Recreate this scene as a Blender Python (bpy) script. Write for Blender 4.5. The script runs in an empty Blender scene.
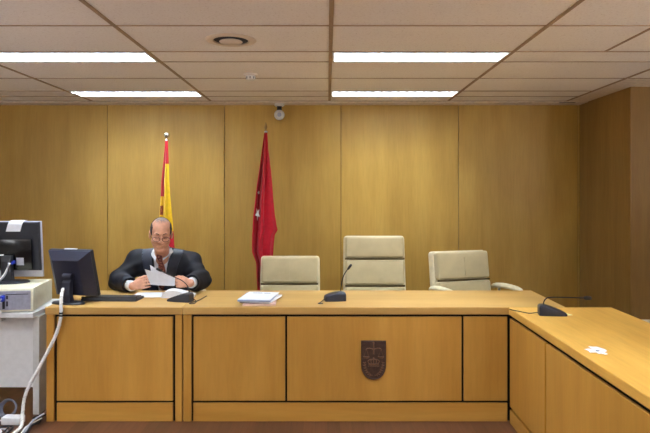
import bpy, bmesh, math, random
import numpy as np
from mathutils import Vector, Matrix, Euler
import openvdb as vdb

S = bpy.context.scene
COL = S.collection
PI = math.pi
rad = math.radians
random.seed(7)

# ------------------------------------------------------------------ camera, world, exposure
F, VX, VY, EYE = 586.0, 327.5, 192.0, 1.55      # focal length in px, vanishing point, eye height
cam_d = bpy.data.cameras.new('camera')
cam = bpy.data.objects.new('camera', cam_d)
COL.objects.link(cam)
cam.location = (0, 0, EYE)
cam.rotation_euler = (PI / 2, 0, 0)
cam_d.sensor_fit = 'HORIZONTAL'
cam_d.sensor_width = 36.0
cam_d.lens = F / 650 * 36.0
cam_d.shift_x = (325.0 - VX) / 650
cam_d.shift_y = (VY - 216.5) / 650
cam_d.clip_start = 0.02
S.camera = cam

W = bpy.data.worlds.new('world')
S.world = W
W.use_nodes = True
W.node_tree.nodes['Background'].inputs[0].default_value = (0.9, 0.93, 1.0, 1)
W.node_tree.nodes['Background'].inputs[1].default_value = 0.05

S.view_settings.view_transform = 'Standard'
S.view_settings.look = 'None'
S.view_settings.gamma = 1.0
S.view_settings.use_curve_mapping = False
S.view_settings.exposure = 0.0
LAMP = 49.0                                       # radiance of the fluorescent diffusers
LAMP_COL = (0.87, 0.98, 1.08)
FILL, FILL_COL = 72.0, (0.93, 0.96, 1.0)            # base watts of the fill lamps added at the made-up windows
XL, XO, YF = -4.3, 4.3, -3.6     # left wall, outer right wall, wall behind the camera
FILL_WINDOWS = [('Y', -3.1, -1.3), ('Y', -.9, .9), ('Y', 1.3, 3.1), ('X', -2.6, -.8), ('X', -.2, 1.6), ('X', 2.0, 3.6), ('R', -2.6, -.8), ('R', -.2, 1.6), ('R', 2.0, 3.6)]  # unseen windows, added only to carry the fill lamps
WZ0, WZ1 = .95, 2.15


def daylight():  # area lamps added as soft fill, mostly for the ceiling
    for ax_, a, b in FILL_WINDOWS:
        d = bpy.data.lights.new('window_daylight', 'AREA')
        d.shape = 'RECTANGLE'
        d.size, d.size_y = (b - a) - .1, (WZ1 - WZ0) - .1
        d.energy = FILL * (0.2 if ax_ == 'Y' or a < -2 else 0.12 if a > 1.8 else 1.95)
        d.color = FILL_COL
        o = bpy.data.objects.new('window_daylight', d)
        COL.objects.link(o)
        m = (a + b) / 2
        # lamps tipped up to brighten the ceiling; the blinds are made up
        tilt = rad(90 + 72)
        if ax_ == 'Y':
            o.location = (m, YF + .12, (WZ0 + WZ1) / 2)
            o.rotation_euler = (tilt, 0, 0)
        elif ax_ == 'X':
            o.location = (XL + .12, m, (WZ0 + WZ1) / 2)
            o.rotation_euler = (tilt, 0, rad(-90))
        else:
            o.location = (XO - .12, m, (WZ0 + WZ1) / 2)
            o.rotation_euler = (tilt, 0, rad(90))
        d.size_y = .8


daylight()


def at(px, py, D):
    return Vector(((px - VX) * D / F, D, EYE - (py - VY) * D / F))


# ------------------------------------------------------------------ materials
def srgb(r, g, b):
    f = lambda c: c / 12.92 if c <= 0.04045 else ((c + 0.055) / 1.055) ** 2.4
    return (f(r / 255), f(g / 255), f(b / 255), 1.0)


def new_mat(name):
    m = bpy.data.materials.new(name)
    m.use_nodes = True
    nt = m.node_tree
    b = nt.nodes['Principled BSDF']
    return m, nt, b


def N(nt, typ, **kw):
    n = nt.nodes.new(typ)
    for k, v in kw.items():
        setattr(n, k, v)
    return n


def ramp(nt, stops):
    r = N(nt, 'ShaderNodeValToRGB')
    while len(r.color_ramp.elements) < len(stops):
        r.color_ramp.elements.new(0.5)
    for e, (p, c) in zip(r.color_ramp.elements, stops):
        e.position = p
        e.color = c
    return r


def mix(nt, fac, a, b, blend='MIX'):
    n = N(nt, 'ShaderNodeMix', data_type='RGBA', blend_type=blend)
    n.clamp_result = True
    for s, v in ((0, fac), (6, a), (7, b)):
        if isinstance(v, (int, float)):
            n.inputs[s].default_value = v
        elif isinstance(v, tuple):
            n.inputs[s].default_value = v
        else:
            nt.links.new(v, n.inputs[s])
    return n.outputs[2]


def plain(name, col, rough=0.5, spec=0.5, noise=0.06, nscale=30, bump=0.0, bscale=200, metal=0.0, sheen=0.0):
    m, nt, b = new_mat(name)
    tc = N(nt, 'ShaderNodeTexCoord')
    nz = N(nt, 'ShaderNodeTexNoise')
    nz.inputs['Scale'].default_value = nscale
    nz.inputs['Detail'].default_value = 3
    nt.links.new(tc.outputs['Object'], nz.inputs['Vector'])
    d = tuple(c * (1 - noise * 2) for c in col[:3]) + (1,)
    l = tuple(min(1, c * (1 + noise * 2)) for c in col[:3]) + (1,)
    r = ramp(nt, [(0.3, d), (0.7, l)])
    nt.links.new(nz.outputs[0], r.inputs[0])
    nt.links.new(r.outputs[0], b.inputs['Base Color'])
    b.inputs['Roughness'].default_value = rough
    b.inputs['Specular IOR Level'].default_value = spec
    b.inputs['Metallic'].default_value = metal
    if sheen:
        b.inputs['Sheen Weight'].default_value = sheen
        b.inputs['Sheen Roughness'].default_value = 0.5
    if bump:
        n2 = N(nt, 'ShaderNodeTexNoise')
        n2.inputs['Scale'].default_value = bscale
        nt.links.new(tc.outputs['Object'], n2.inputs['Vector'])
        bp = N(nt, 'ShaderNodeBump')
        bp.inputs['Strength'].default_value = bump
        bp.inputs['Distance'].default_value = 0.002
        nt.links.new(n2.outputs[0], bp.inputs['Height'])
        nt.links.new(bp.outputs[0], b.inputs['Normal'])
    return m


def wood(name, dark, mid, light, axis='Z', rough=0.35, spec=0.4, across=11.0, fleck=0.25):
    m, nt, b = new_mat(name)
    tc = N(nt, 'ShaderNodeTexCoord')
    geo = N(nt, 'ShaderNodeNewGeometry')
    mul = N(nt, 'ShaderNodeVectorMath', operation='SCALE')
    mul.inputs[0].default_value = (31.7, 17.3, 23.1)
    nt.links.new(geo.outputs['Random Per Island'], mul.inputs['Scale'])
    add = N(nt, 'ShaderNodeVectorMath', operation='ADD')
    nt.links.new(tc.outputs['Object'], add.inputs[0])
    nt.links.new(mul.outputs[0], add.inputs[1])

    def grain(along, acr, detail, dist):
        mp = N(nt, 'ShaderNodeMapping')
        sc = [acr, acr, acr]
        sc['XYZ'.index(axis)] = along
        mp.inputs['Scale'].default_value = sc
        nt.links.new(add.outputs[0], mp.inputs['Vector'])
        nz = N(nt, 'ShaderNodeTexNoise')
        nz.inputs['Scale'].default_value = 1.0
        nz.inputs['Detail'].default_value = detail
        nz.inputs['Roughness'].default_value = 0.55
        nz.inputs['Distortion'].default_value = dist
        nt.links.new(mp.outputs[0], nz.inputs['Vector'])
        return nz.outputs[0]
    g1 = grain(0.7, across, 4, 0.4)
    r = ramp(nt, [(0.28, dark), (0.5, mid), (0.74, light)])
    nt.links.new(g1, r.inputs[0])
    g2 = grain(5.0, across * 9, 2, 0.0)
    r2 = ramp(nt, [(0.35, (1 - fleck, 1 - fleck, 1 - fleck, 1)), (0.6, (1, 1, 1, 1))])
    nt.links.new(g2, r2.inputs[0])
    g3 = grain(0.8, 1.7, 2, 0.6)
    r3 = ramp(nt, [(0.35, (0.86, 0.84, 0.8, 1)), (0.65, (1, 1, 1, 1))])
    nt.links.new(g3, r3.inputs[0])
    c = mix(nt, 1.0, r.outputs[0], r2.outputs[0], 'MULTIPLY')
    c = mix(nt, 1.0, c, r3.outputs[0], 'MULTIPLY')
    nt.links.new(c, b.inputs['Base Color'])
    b.inputs['Roughness'].default_value = rough
    b.inputs['Specular IOR Level'].default_value = spec
    return m


M = {}
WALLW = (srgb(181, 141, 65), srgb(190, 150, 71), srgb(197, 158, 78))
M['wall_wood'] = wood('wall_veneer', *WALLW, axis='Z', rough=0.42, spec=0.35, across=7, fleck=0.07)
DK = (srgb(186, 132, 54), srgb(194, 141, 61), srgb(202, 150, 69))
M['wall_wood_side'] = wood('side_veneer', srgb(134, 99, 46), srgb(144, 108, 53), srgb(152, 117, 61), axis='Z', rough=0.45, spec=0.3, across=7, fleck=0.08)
M['desk_v'] = wood('beech_upright', *DK, axis='Z', rough=0.38, across=6, fleck=0.06)
M['desk_x'] = wood('beech_lengthwise', *DK, axis='X', rough=0.38, across=6, fleck=0.06)
TP = (srgb(188, 146, 79), srgb(196, 154, 87), srgb(202, 162, 96))
TW = (srgb(216, 162, 74), srgb(228, 176, 84), srgb(234, 186, 96))
M['top_x'] = wood('beech_top_lengthwise', *TP, axis='X', rough=0.4, spec=0.35, across=8, fleck=0.07)
M['top_y'] = wood('beech_top_crosswise', *TW, axis='Y', rough=0.4, spec=0.35, across=8, fleck=0.07)
M['reveal'] = plain('black_reveal', srgb(16, 12, 10), 0.7, 0.2)
M['dark_groove'] = plain('dark_groove_wood', srgb(70, 48, 24), 0.7, 0.2)  # dark brown backing that shows in the joints between wall boards


def floor_mat():
    m, nt, b = new_mat('parquet')
    tc = N(nt, 'ShaderNodeTexCoord')
    mp = N(nt, 'ShaderNodeMapping')
    mp.inputs['Rotation'].default_value = (0, 0, PI / 2)
    nt.links.new(tc.outputs['Object'], mp.inputs['Vector'])
    br = N(nt, 'ShaderNodeTexBrick')
    br.inputs['Scale'].default_value = 1.0
    br.inputs['Mortar Size'].default_value = 0.0008
    br.inputs['Brick Width'].default_value = 0.5
    br.inputs['Row Height'].default_value = 0.08
    br.inputs['Color1'].default_value = srgb(78, 48, 30)
    br.inputs['Color2'].default_value = srgb(100, 62, 40)
    br.inputs['Mortar'].default_value = srgb(52, 34, 22)
    br.offset = 0.37
    nt.links.new(mp.outputs[0], br.inputs['Vector'])
    m2 = N(nt, 'ShaderNodeMapping')
    m2.inputs['Scale'].default_value = (60, 3, 60)
    nt.links.new(tc.outputs['Object'], m2.inputs['Vector'])
    nz = N(nt, 'ShaderNodeTexNoise')
    nz.inputs['Scale'].default_value = 1
    nz.inputs['Detail'].default_value = 3
    nt.links.new(m2.outputs[0], nz.inputs['Vector'])
    r = ramp(nt, [(0.3, (0.72, 0.7, 0.68, 1)), (0.65, (1, 1, 1, 1))])
    nt.links.new(nz.outputs[0], r.inputs[0])
    nt.links.new(mix(nt, 1.0, br.outputs[0], r.outputs[0], 'MULTIPLY'), b.inputs['Base Color'])
    b.inputs['Roughness'].default_value = 0.38
    b.inputs['Specular IOR Level'].default_value = 0.45
    return m


def ceiling_mat():
    m, nt, b = new_mat('mineral_fibre_tile')
    tc = N(nt, 'ShaderNodeTexCoord')
    nz = N(nt, 'ShaderNodeTexNoise')
    nz.inputs['Scale'].default_value = 80
    nz.inputs['Detail'].default_value = 4
    nz.inputs['Roughness'].default_value = 0.7
    nt.links.new(tc.outputs['Object'], nz.inputs['Vector'])
    r = ramp(nt, [(0.30, srgb(214, 200, 190)), (0.42, srgb(240, 231, 224)), (0.7, srgb(245, 237, 231))])
    nt.links.new(nz.outputs[0], r.inputs[0])
    nt.links.new(r.outputs[0], b.inputs['Base Color'])
    bp = N(nt, 'ShaderNodeBump')
    bp.inputs['Strength'].default_value = 0.25
    bp.inputs['Distance'].default_value = 0.002
    nt.links.new(nz.outputs[0], bp.inputs['Height'])
    nt.links.new(bp.outputs[0], b.inputs['Normal'])
    b.inputs['Roughness'].default_value = 0.95
    b.inputs['Specular IOR Level'].default_value = 0.1
    return m


M['floor'] = floor_mat()
M['ceiling'] = ceiling_mat()
M['runner'] = plain('ceiling_runner', srgb(164, 138, 112), 0.6, 0.2)
M['plaster'] = plain('perimeter_plaster', srgb(226, 212, 198), 0.9, 0.1)
M['fixture'] = plain('white_enamel', srgb(225, 222, 216), 0.4, 0.4)
def pane_mat():
    m, nt, b = new_mat('window_pane')
    b.inputs['Transmission Weight'].default_value = 1.0
    b.inputs['Roughness'].default_value = 0.02
    b.inputs['Base Color'].default_value = (.95, .98, .97, 1)
    return m


M['pane'] = pane_mat()
M['vent_rim'] = plain('vent_enamel', srgb(222, 204, 186), 0.6, 0.3, noise=0.02)
M['louver'] = plain('satin_louver', srgb(196, 204, 218), 0.3, 0.5, noise=0.02, metal=0.4)


def emit(name, col, strength):
    m, nt, b = new_mat(name)
    b.inputs['Base Color'].default_value = (0.9, 0.9, 0.9, 1)
    b.inputs['Emission Color'].default_value = tuple(col) + (1,)
    b.inputs['Emission Strength'].default_value = strength
    return m


M['lamp'] = emit('fluorescent_diffuser', LAMP_COL, LAMP)
M['cream'] = plain('cream_upholstery', srgb(198, 183, 144), 0.75, 0.2, noise=0.03, nscale=9, bump=0.3, bscale=160, sheen=0.25)
M['cream_light'] = plain('pale_upholstery', srgb(224, 212, 178), 0.6, 0.3, noise=0.05, nscale=18)
M['crease'] = plain('crease_shade', srgb(92, 78, 48), 0.8, 0.2)  # brown tone imitating the shade between back cushions
M['chair_metal'] = plain('chair_metal', srgb(150, 150, 150), 0.3, 0.5, metal=0.9)
M['black_plastic'] = plain('black_plastic', srgb(34, 35, 42), 0.42, 0.45, noise=0.05)
M['navy_plastic'] = plain('monitor_plastic', srgb(34, 36, 52), 0.4, 0.5, noise=0.05)
M['mic_plastic'] = plain('microphone_plastic', srgb(40, 41, 50), 0.45, 0.4)
M['mic_dark'] = plain('microphone_dark', srgb(28, 27, 30), 0.5, 0.4)
M['screen'] = plain('dark_screen', srgb(14, 15, 18), 0.15, 0.5)
M['white_plastic'] = plain('white_plastic', srgb(226, 226, 228), 0.4, 0.4, noise=0.03)
M['bezel_grey'] = plain('pale_grey_bezel', srgb(196, 196, 208), 0.45, 0.4, noise=0.02)
M['beige_case'] = plain('beige_case', srgb(222, 218, 192), 0.5, 0.35, noise=0.03)
M['grey_metal'] = plain('grey_metal', srgb(168, 170, 186), 0.4, 0.5, noise=0.06, metal=0.3)
M['port_dark'] = plain('port_dark', srgb(40, 40, 52), 0.6, 0.3)
M['blue_plug'] = plain('blue_plug', srgb(40, 58, 170), 0.45, 0.4)
M['white_laminate'] = plain('white_laminate', srgb(222, 222, 222), 0.4, 0.4, noise=0.02)
M['grey_laminate'] = plain('grey_laminate', srgb(200, 200, 198), 0.5, 0.3, noise=0.03)
M['paper'] = plain('white_paper', srgb(232, 235, 242), 0.8, 0.2, noise=0.02)
M['paper_blue'] = plain('blue_folder', srgb(160, 176, 210), 0.7, 0.25, noise=0.04)
M['paper_pink'] = plain('pink_folder', srgb(230, 194, 188), 0.7, 0.25, noise=0.04)
M['paper_grey'] = plain('grey_print', srgb(120, 124, 140), 0.8, 0.1)
M['note_yellow'] = plain('yellow_note', srgb(250, 244, 190), 0.8, 0.2, noise=0.02)
M['cable_white'] = plain('white_cable', srgb(232, 230, 226), 0.5, 0.4, noise=0.03)
M['cable_wrap'] = plain('cable_wrap', srgb(212, 210, 208), 0.5, 0.4)
M['cable_grey'] = plain('grey_cable', srgb(150, 150, 158), 0.5, 0.4)
M['cable_dim'] = plain('dim_grey_cable', srgb(96, 98, 112), 0.5, 0.4)
M['cable_black'] = plain('black_cable', srgb(30, 30, 34), 0.5, 0.4)
M['bronze'] = plain('dark_bronze', srgb(74, 50, 38), 0.5, 0.5, noise=0.12, nscale=60, metal=0.25)
M['bronze_light'] = plain('worn_bronze', srgb(112, 78, 52), 0.45, 0.5, noise=0.1, nscale=60, metal=0.25)
M['chrome'] = plain('chrome', srgb(205, 205, 200), 0.2, 0.5, metal=1.0)
M['pole'] = plain('flag_pole', srgb(150, 116, 60), 0.4, 0.5)
M['glass_smoke'] = plain('dome_plastic', srgb(214, 210, 204), 0.25, 0.5)
M['skin'] = plain('skin', srgb(198, 144, 116), 0.5, 0.35, noise=0.06, nscale=35)
M['hair'] = plain('greying_hair', srgb(66, 58, 54), 0.7, 0.2, noise=0.15, nscale=120, bump=0.5, bscale=300)
M['hair_thin'] = plain('thin_grey_hair', srgb(140, 122, 112), 0.7, 0.2, noise=0.1)
M['robe'] = plain('dark_robe', srgb(17, 19, 28), 0.62, 0.3, noise=0.08, nscale=12)
M['satin'] = plain('satin_facing', srgb(29, 34, 50), 0.48, 0.4, noise=0.06, nscale=10)
M['shirt'] = plain('white_shirt', srgb(228, 228, 234), 0.75, 0.2, noise=0.02)
M['trouser'] = plain('dark_trouser', srgb(34, 34, 40), 0.8, 0.2)
M['leather'] = plain('black_leather', srgb(22, 20, 20), 0.35, 0.5)


def tie_mat():
    m, nt, b = new_mat('patterned_tie')
    tc = N(nt, 'ShaderNodeTexCoord')
    mp = N(nt, 'ShaderNodeMapping')
    mp.inputs['Rotation'].default_value = (0, rad(40), 0)
    nt.links.new(tc.outputs['Object'], mp.inputs['Vector'])
    w = N(nt, 'ShaderNodeTexNoise')
    w.inputs['Scale'].default_value = 75
    w.inputs['Detail'].default_value = 1
    nt.links.new(mp.outputs[0], w.inputs['Vector'])
    r = ramp(nt, [(0.4, srgb(92, 34, 34)), (0.52, srgb(124, 58, 48)), (0.66, srgb(176, 122, 98))])
    nt.links.new(w.outputs[0], r.inputs[0])
    nt.links.new(r.outputs[0], b.inputs['Base Color'])
    b.inputs['Roughness'].default_value = 0.5
    return m


M['tie'] = tie_mat()
M['flag_red'] = plain('crimson_cloth', srgb(190, 16, 38), 0.65, 0.25, noise=0.05, sheen=0.2)
M['flag_yellow'] = plain('yellow_cloth', srgb(242, 196, 28), 0.65, 0.25, noise=0.04, sheen=0.2)
M['flag_crest'] = plain('crest_print', srgb(150, 80, 50), 0.7, 0.2, noise=0.3, nscale=90)
M['flag_white'] = plain('white_cloth_star', srgb(240, 232, 232), 0.7, 0.2, noise=0.02)


# ------------------------------------------------------------------ mesh builder
class MB:
    def __init__(s):
        s.bm = bmesh.new()

    def _merge(s, bm, mat=None):
        if mat is not None:
            bmesh.ops.transform(bm, matrix=mat, verts=bm.verts)
        bmesh.ops.recalc_face_normals(bm, faces=bm.faces)
        me = bpy.data.meshes.new('tmp')
        bm.to_mesh(me)
        bm.free()
        s.bm.from_mesh(me)
        bpy.data.meshes.remove(me)

    def box(s, x0, x1, y0, y1, z0, z1, bev=0.0, seg=2, mat=None):
        bm = bmesh.new()
        bmesh.ops.create_cube(bm, size=1)
        for v in bm.verts:
            v.co = Vector(((x0 + x1) / 2 + v.co.x * (x1 - x0), (y0 + y1) / 2 + v.co.y * (y1 - y0), (z0 + z1) / 2 + v.co.z * (z1 - z0)))
        if bev:
            bmesh.ops.bevel(bm, geom=list(bm.edges), offset=bev, segments=seg, profile=0.5, affect='EDGES')
        s._merge(bm, mat)
        return s

    def loft(s, rings, cap=True, closed=True, mat=None):
        bm = bmesh.new()
        ends_meet = len(rings) > 2 and rings[0] is rings[-1]
        R = [[bm.verts.new(p) for p in r] for r in (rings[:-1] if ends_meet else rings)]
        if ends_meet:
            R.append(R[0])
        n = len(R[0])
        for a, b in zip(R, R[1:]):
            for i in range(n if closed else n - 1):
                j = (i + 1) % n
                bm.faces.new((a[i], a[j], b[j], b[i]))
        if cap:
            bm.faces.new(R[0][::-1])
            bm.faces.new(R[-1])
        s._merge(bm, mat)
        return s

    def tube(s, pts, r, seg=10, smooth=0):
        pts = [Vector(p) for p in pts]
        rs = list(r) if isinstance(r, (list, tuple)) else [r] * len(pts)
        if smooth:
            pts, rs = spline(pts, rs, smooth)
        rings = []
        t0 = (pts[1] - pts[0]).normalized()
        up = Vector((0, 0, 1)) if abs(t0.z) < 0.9 else Vector((1, 0, 0))
        nrm = t0.cross(up).normalized()
        for i, p in enumerate(pts):
            t = (pts[min(i + 1, len(pts) - 1)] - pts[max(i - 1, 0)]).normalized()
            nrm = (nrm - t * nrm.dot(t)).normalized()
            b = t.cross(nrm)
            rings.append([p + (nrm * math.cos(a) + b * math.sin(a)) * rs[i] for a in [2 * PI * k / seg for k in range(seg)]])
        return s.loft(rings)

    def lathe(s, prof, c=(0, 0, 0), seg=28, mat=None, ring=False):
        c = Vector(c)
        rings = [[c + Vector((max(r, 1e-4) * math.cos(2 * PI * k / seg), max(r, 1e-4) * math.sin(2 * PI * k / seg), z)) for k in range(seg)] for r, z in prof]
        if ring:
            rings.append(rings[0])
        return s.loft(rings, mat=mat, cap=not ring)

    def prism(s, poly, d, mat=None):
        """poly in XZ, thickness d along +Y"""
        return s.loft([[Vector((x, 0, z)) for x, z in poly], [Vector((x, d, z)) for x, z in poly]], mat=mat)

    def ball(s, c, r, seg=16, mat=None):
        bm = bmesh.new()
        bmesh.ops.create_uvsphere(bm, u_segments=seg, v_segments=max(6, seg // 2), radius=1)
        rr = r if isinstance(r, (tuple, list)) else (r, r, r)
        for v in bm.verts:
            v.co = Vector((v.co.x * rr[0] + c[0], v.co.y * rr[1] + c[1], v.co.z * rr[2] + c[2]))
        s._merge(bm, mat)
        return s

    def sheet(s, grid, th=0.0012):
        """grid: rows of points -> thin closed sheet"""
        bm = bmesh.new()
        nr, nc = len(grid), len(grid[0])
        T = [[bm.verts.new(p) for p in row] for row in grid]
        B = []
        for i in range(nr):
            row = []
            for j in range(nc):
                a = Vector(grid[min(i + 1, nr - 1)][j]) - Vector(grid[max(i - 1, 0)][j])
                b = Vector(grid[i][min(j + 1, nc - 1)]) - Vector(grid[i][max(j - 1, 0)])
                n = a.cross(b)
                n = n.normalized() if n.length > 1e-9 else Vector((0, 0, 1))
                row.append(bm.verts.new(Vector(grid[i][j]) - n * th))
            B.append(row)
        for i in range(nr - 1):
            for j in range(nc - 1):
                bm.faces.new((T[i][j], T[i][j + 1], T[i + 1][j + 1], T[i + 1][j]))
                bm.faces.new((B[i][j], B[i + 1][j], B[i + 1][j + 1], B[i][j + 1]))
        for j in range(nc - 1):
            bm.faces.new((T[0][j], B[0][j], B[0][j + 1], T[0][j + 1]))
            bm.faces.new((T[-1][j], T[-1][j + 1], B[-1][j + 1], B[-1][j]))
        for i in range(nr - 1):
            bm.faces.new((T[i][0], T[i + 1][0], B[i + 1][0], B[i][0]))
            bm.faces.new((T[i][-1], B[i][-1], B[i + 1][-1], T[i + 1][-1]))
        s._merge(bm)
        return s

    def build(s, name, mat, parent=None, smooth=None, world=True, loc=None):
        me = bpy.data.meshes.new(name)
        s.bm.to_mesh(me)
        s.bm.free()
        return link_mesh(name, me, mat, parent, smooth, world, loc)


def link_mesh(name, me, mat, parent=None, smooth=None, world=True, loc=None):
    """world=True: verts are world coordinates, made local to the parent's (or own) base"""
    mats = mat if isinstance(mat, (list, tuple)) else [mat]
    for m in mats:
        me.materials.append(m)
    o = bpy.data.objects.new(name, me)
    COL.objects.link(o)
    if parent is not None:
        o.parent = parent
        if world:
            p, base = parent, Vector((0, 0, 0))
            while p is not None:
                base = base + p.location
                p = p.parent
            me.transform(Matrix.Translation(-base))
    elif loc is not None:
        me.transform(Matrix.Translation(-Vector(loc)))
        o.location = loc
    if smooth is not None:
        me.polygons.foreach_set('use_smooth', [True] * len(me.polygons))
        if smooth < 180:
            me.set_sharp_from_angle(angle=rad(smooth))
    return o


def spline(pts, rs, n):
    P, R = [], []
    for i in range(len(pts) - 1):
        p0, p1, p2, p3 = pts[max(i - 1, 0)], pts[i], pts[i + 1], pts[min(i + 2, len(pts) - 1)]
        for k in range(n):
            t = k / n
            P.append(0.5 * ((2 * p1) + (p2 - p0) * t + (2 * p0 - 5 * p1 + 4 * p2 - p3) * t * t + (3 * p1 - p0 - 3 * p2 + p3) * t ** 3))
            R.append(rs[i] * (1 - t) + rs[i + 1] * t)
    P.append(pts[-1])
    R.append(rs[-1])
    return P, R


def tag(o, label, cat, group=None):
    o['label'] = label
    o['category'] = cat
    if group:
        o['group'] = group
    return o


def thing(name, loc, label, cat, group=None, rz=0.0):
    o = bpy.data.objects.new(name, None)
    COL.objects.link(o)
    o.location = loc
    o.rotation_euler = (0, 0, rz)
    o.empty_display_size = 0.1
    return tag(o, label, cat, group)


def struct(o):
    o['kind'] = 'structure'
    return o


def copy_tree(o, parent=None):
    c = o.copy()
    COL.objects.link(c)
    if parent is not None:
        c.parent = parent
    for ch in list(o.children):
        copy_tree(ch, c)
    return c


# ------------------------------------------------------------------ the room
CZ = 2.472                       # ceiling height
YW = 6.14                        # rear wall
XR = 2.64                        # right wall
YR = 5.10                        # where the right wall steps outwards

struct(MB().box(XL - .1, XO + .1, YF - .1, YW + .1, -0.06, 0).build('floor', M['floor']))

w = MB()
seams = [-4.76, -3.532, -2.305, -1.079, 0.141, 1.373, 2.625]
for a, b in zip(seams, seams[1:]):
    w.box(max(a, XL) + .003, b - .003, YW, YW + .02, 0.0, CZ + .02, bev=.0015, seg=1)
w.box(2.631, XR + .02, YW, YW + .02, 0, CZ + .02)
struct(w.build('wall_back', M['wall_wood']))
struct(MB().box(XL - .1, XR + .1, YW + .021, YW + .1, 0, CZ + .1).build('trim_1', M['dark_groove']))
w = MB()
w.box(XR, XR + .02, YR + .022, YW, 0, CZ + .02, bev=.0015, seg=1)
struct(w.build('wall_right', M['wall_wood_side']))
w = MB()
for a, b in ((XR, 3.45), (3.456, XO + .02)):
    w.box(a, b, YR, YR + .02, 0, CZ + .02, bev=.0015, seg=1)
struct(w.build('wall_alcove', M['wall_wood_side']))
wl = plain('painted_wall', srgb(236, 230, 220), 0.85, 0.2, noise=0.02)


def wall_with_openings(name, ax_, mat):
    ops = sorted((a, b) for q, a, b in FILL_WINDOWS if q == ax_)
    lo, hi = (XL - .1, XO + .1) if ax_ == 'Y' else (YF, YW if ax_ == 'X' else YR + .02)
    w = MB()

    def piece(a, b, z0, z1):
        if ax_ == 'Y':
            w.box(a, b, YF - .1, YF, z0, z1)
        else:
            w.box(*((XL - .1, XL) if ax_ == 'X' else (XO, XO + .1)), a, b, z0, z1)
    cur = lo
    for a, b in ops:
        piece(cur, a, 0, CZ + .1)
        piece(a, b, 0, WZ0)
        piece(a, b, WZ1, CZ + .1)
        cur = b
    piece(cur, hi, 0, CZ + .1)
    struct(w.build(name, mat))


wall_with_openings('wall_left', 'X', wl)
wall_with_openings('wall_outer', 'R', wl)
for i_, (ax_, a, b) in enumerate(FILL_WINDOWS):  # frames, panes and blinds of the added, unseen windows
    w = MB()
    g_ = MB()
    sl_ = MB()

    def bx_(m_, a0, b0, d0, d1, z0, z1):
        if ax_ == 'Y':
            m_.box(a0, b0, YF + d0, YF + d1, z0, z1)
        else:
            m_.box(*((XL + d0, XL + d1) if ax_ == 'X' else (XO - d1, XO - d0)), a0, b0, z0, z1)
    for a0, b0, z0, z1 in ((a, b, WZ0, WZ0 + .05), (a, b, WZ1 - .05, WZ1), (a, a + .05, WZ0 + .05, WZ1 - .05), (b - .05, b, WZ0 + .05, WZ1 - .05), ((a + b) / 2 - .025, (a + b) / 2 + .025, WZ0 + .05, WZ1 - .05)):
        bx_(w, a0, b0, -.07, -.01, z0, z1)
    fr_ = struct(w.build('window_%d' % (i_ + 1), M['fixture']))
    bx_(g_, a + .05, b - .05, -.045, -.04, WZ0 + .05, WZ1 - .05)
    g_.build('pane', M['pane'], fr_)
    for k in range(24):
        z_ = WZ0 + .06 + k * .045
        bx_(sl_, a + .02, b - .02, .0, .03, z_, z_ + .002)
    sl_.build('added_blind_slats', M['fixture'], fr_)

wall_with_openings('wall_front', 'Y', wl)
struct(MB().box(XL, XR, YW - .012, YW - .0005, 0, .08, bev=.002).build('baseboard_back', M['wall_wood']))

# suspended ceiling: tiles between runners, luminaires in the narrow rows
XG = [0.02 + 1.2 * k for k in range(-3, 4)]
XG = [XL] + [x for x in XG if XL < x < XO] + [XO]
YG = []
y = 5.343 - 1.5 * 6
lamp_rows = []
while y < 5.5:
    YG += [y, y + .3, y + .9]
    lamp_rows.append(y)
    y += 1.5
YG = [v for v in YG if YF < v < 5.7]
YG = [YF] + YG + [5.93]
lamps = []
for r in lamp_rows:
    if r < YF:
        continue
    for x0 in (-2.38, 0.02, 2.42):
        if x0 > 2 and r > 4.9:
            continue
        if x0 > 2:
            continue
        lamps.append((x0, r))
c = MB()
for xa, xb in zip(XG, XG[1:]):
    for ya, yb in zip(YG, YG[1:]):
        if any(abs(xa - lx) < .02 and abs(ya - ly) < .02 for lx, ly in lamps):
            continue
        if xa > 2.3 and ya > 4.7:
            continue
        c.box(xa + .006, xb - .006, ya + .006, yb - .006, CZ, CZ + .012)
struct(c.build('ceiling', M['ceiling']))
t = MB()
for x in XG[1:-1]:
    t.box(x - .012, x + .012, YF, 5.93 if x < 2.5 else YR, CZ - .004, CZ + .003)
for yy in YG[1:]:
    t.box(XL, 2.42 if yy > 4.8 else XO, yy - .0065, yy + .0065, CZ - .0035, CZ + .0025)
t.box(1.811, 1.829, 3.243, 3.843, CZ - .0035, CZ + .0025)
struct(t.build('trim_2', M['runner']))
p = MB()
p.box(XL, XR + .02, 5.94, YW + .02, CZ - .012, CZ + .03)
p.box(2.432, XR + .02, 4.752, 5.94, CZ - .006, CZ + .03)
p.box(XR + .02, XO, 4.752, YR + .02, CZ - .006, CZ + .03)
struct(p.build('trim_3', M['plaster']))
struct(MB().box(XL - .1, XO + .1, YF - .1, YW + .1, CZ + .14, CZ + .2).build('trim_4', M['plaster']))
struct(MB().box(2.36, 2.52, 5.948, 5.985, CZ - .0135, CZ - .011).build('trim_5', M['reveal']))


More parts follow.
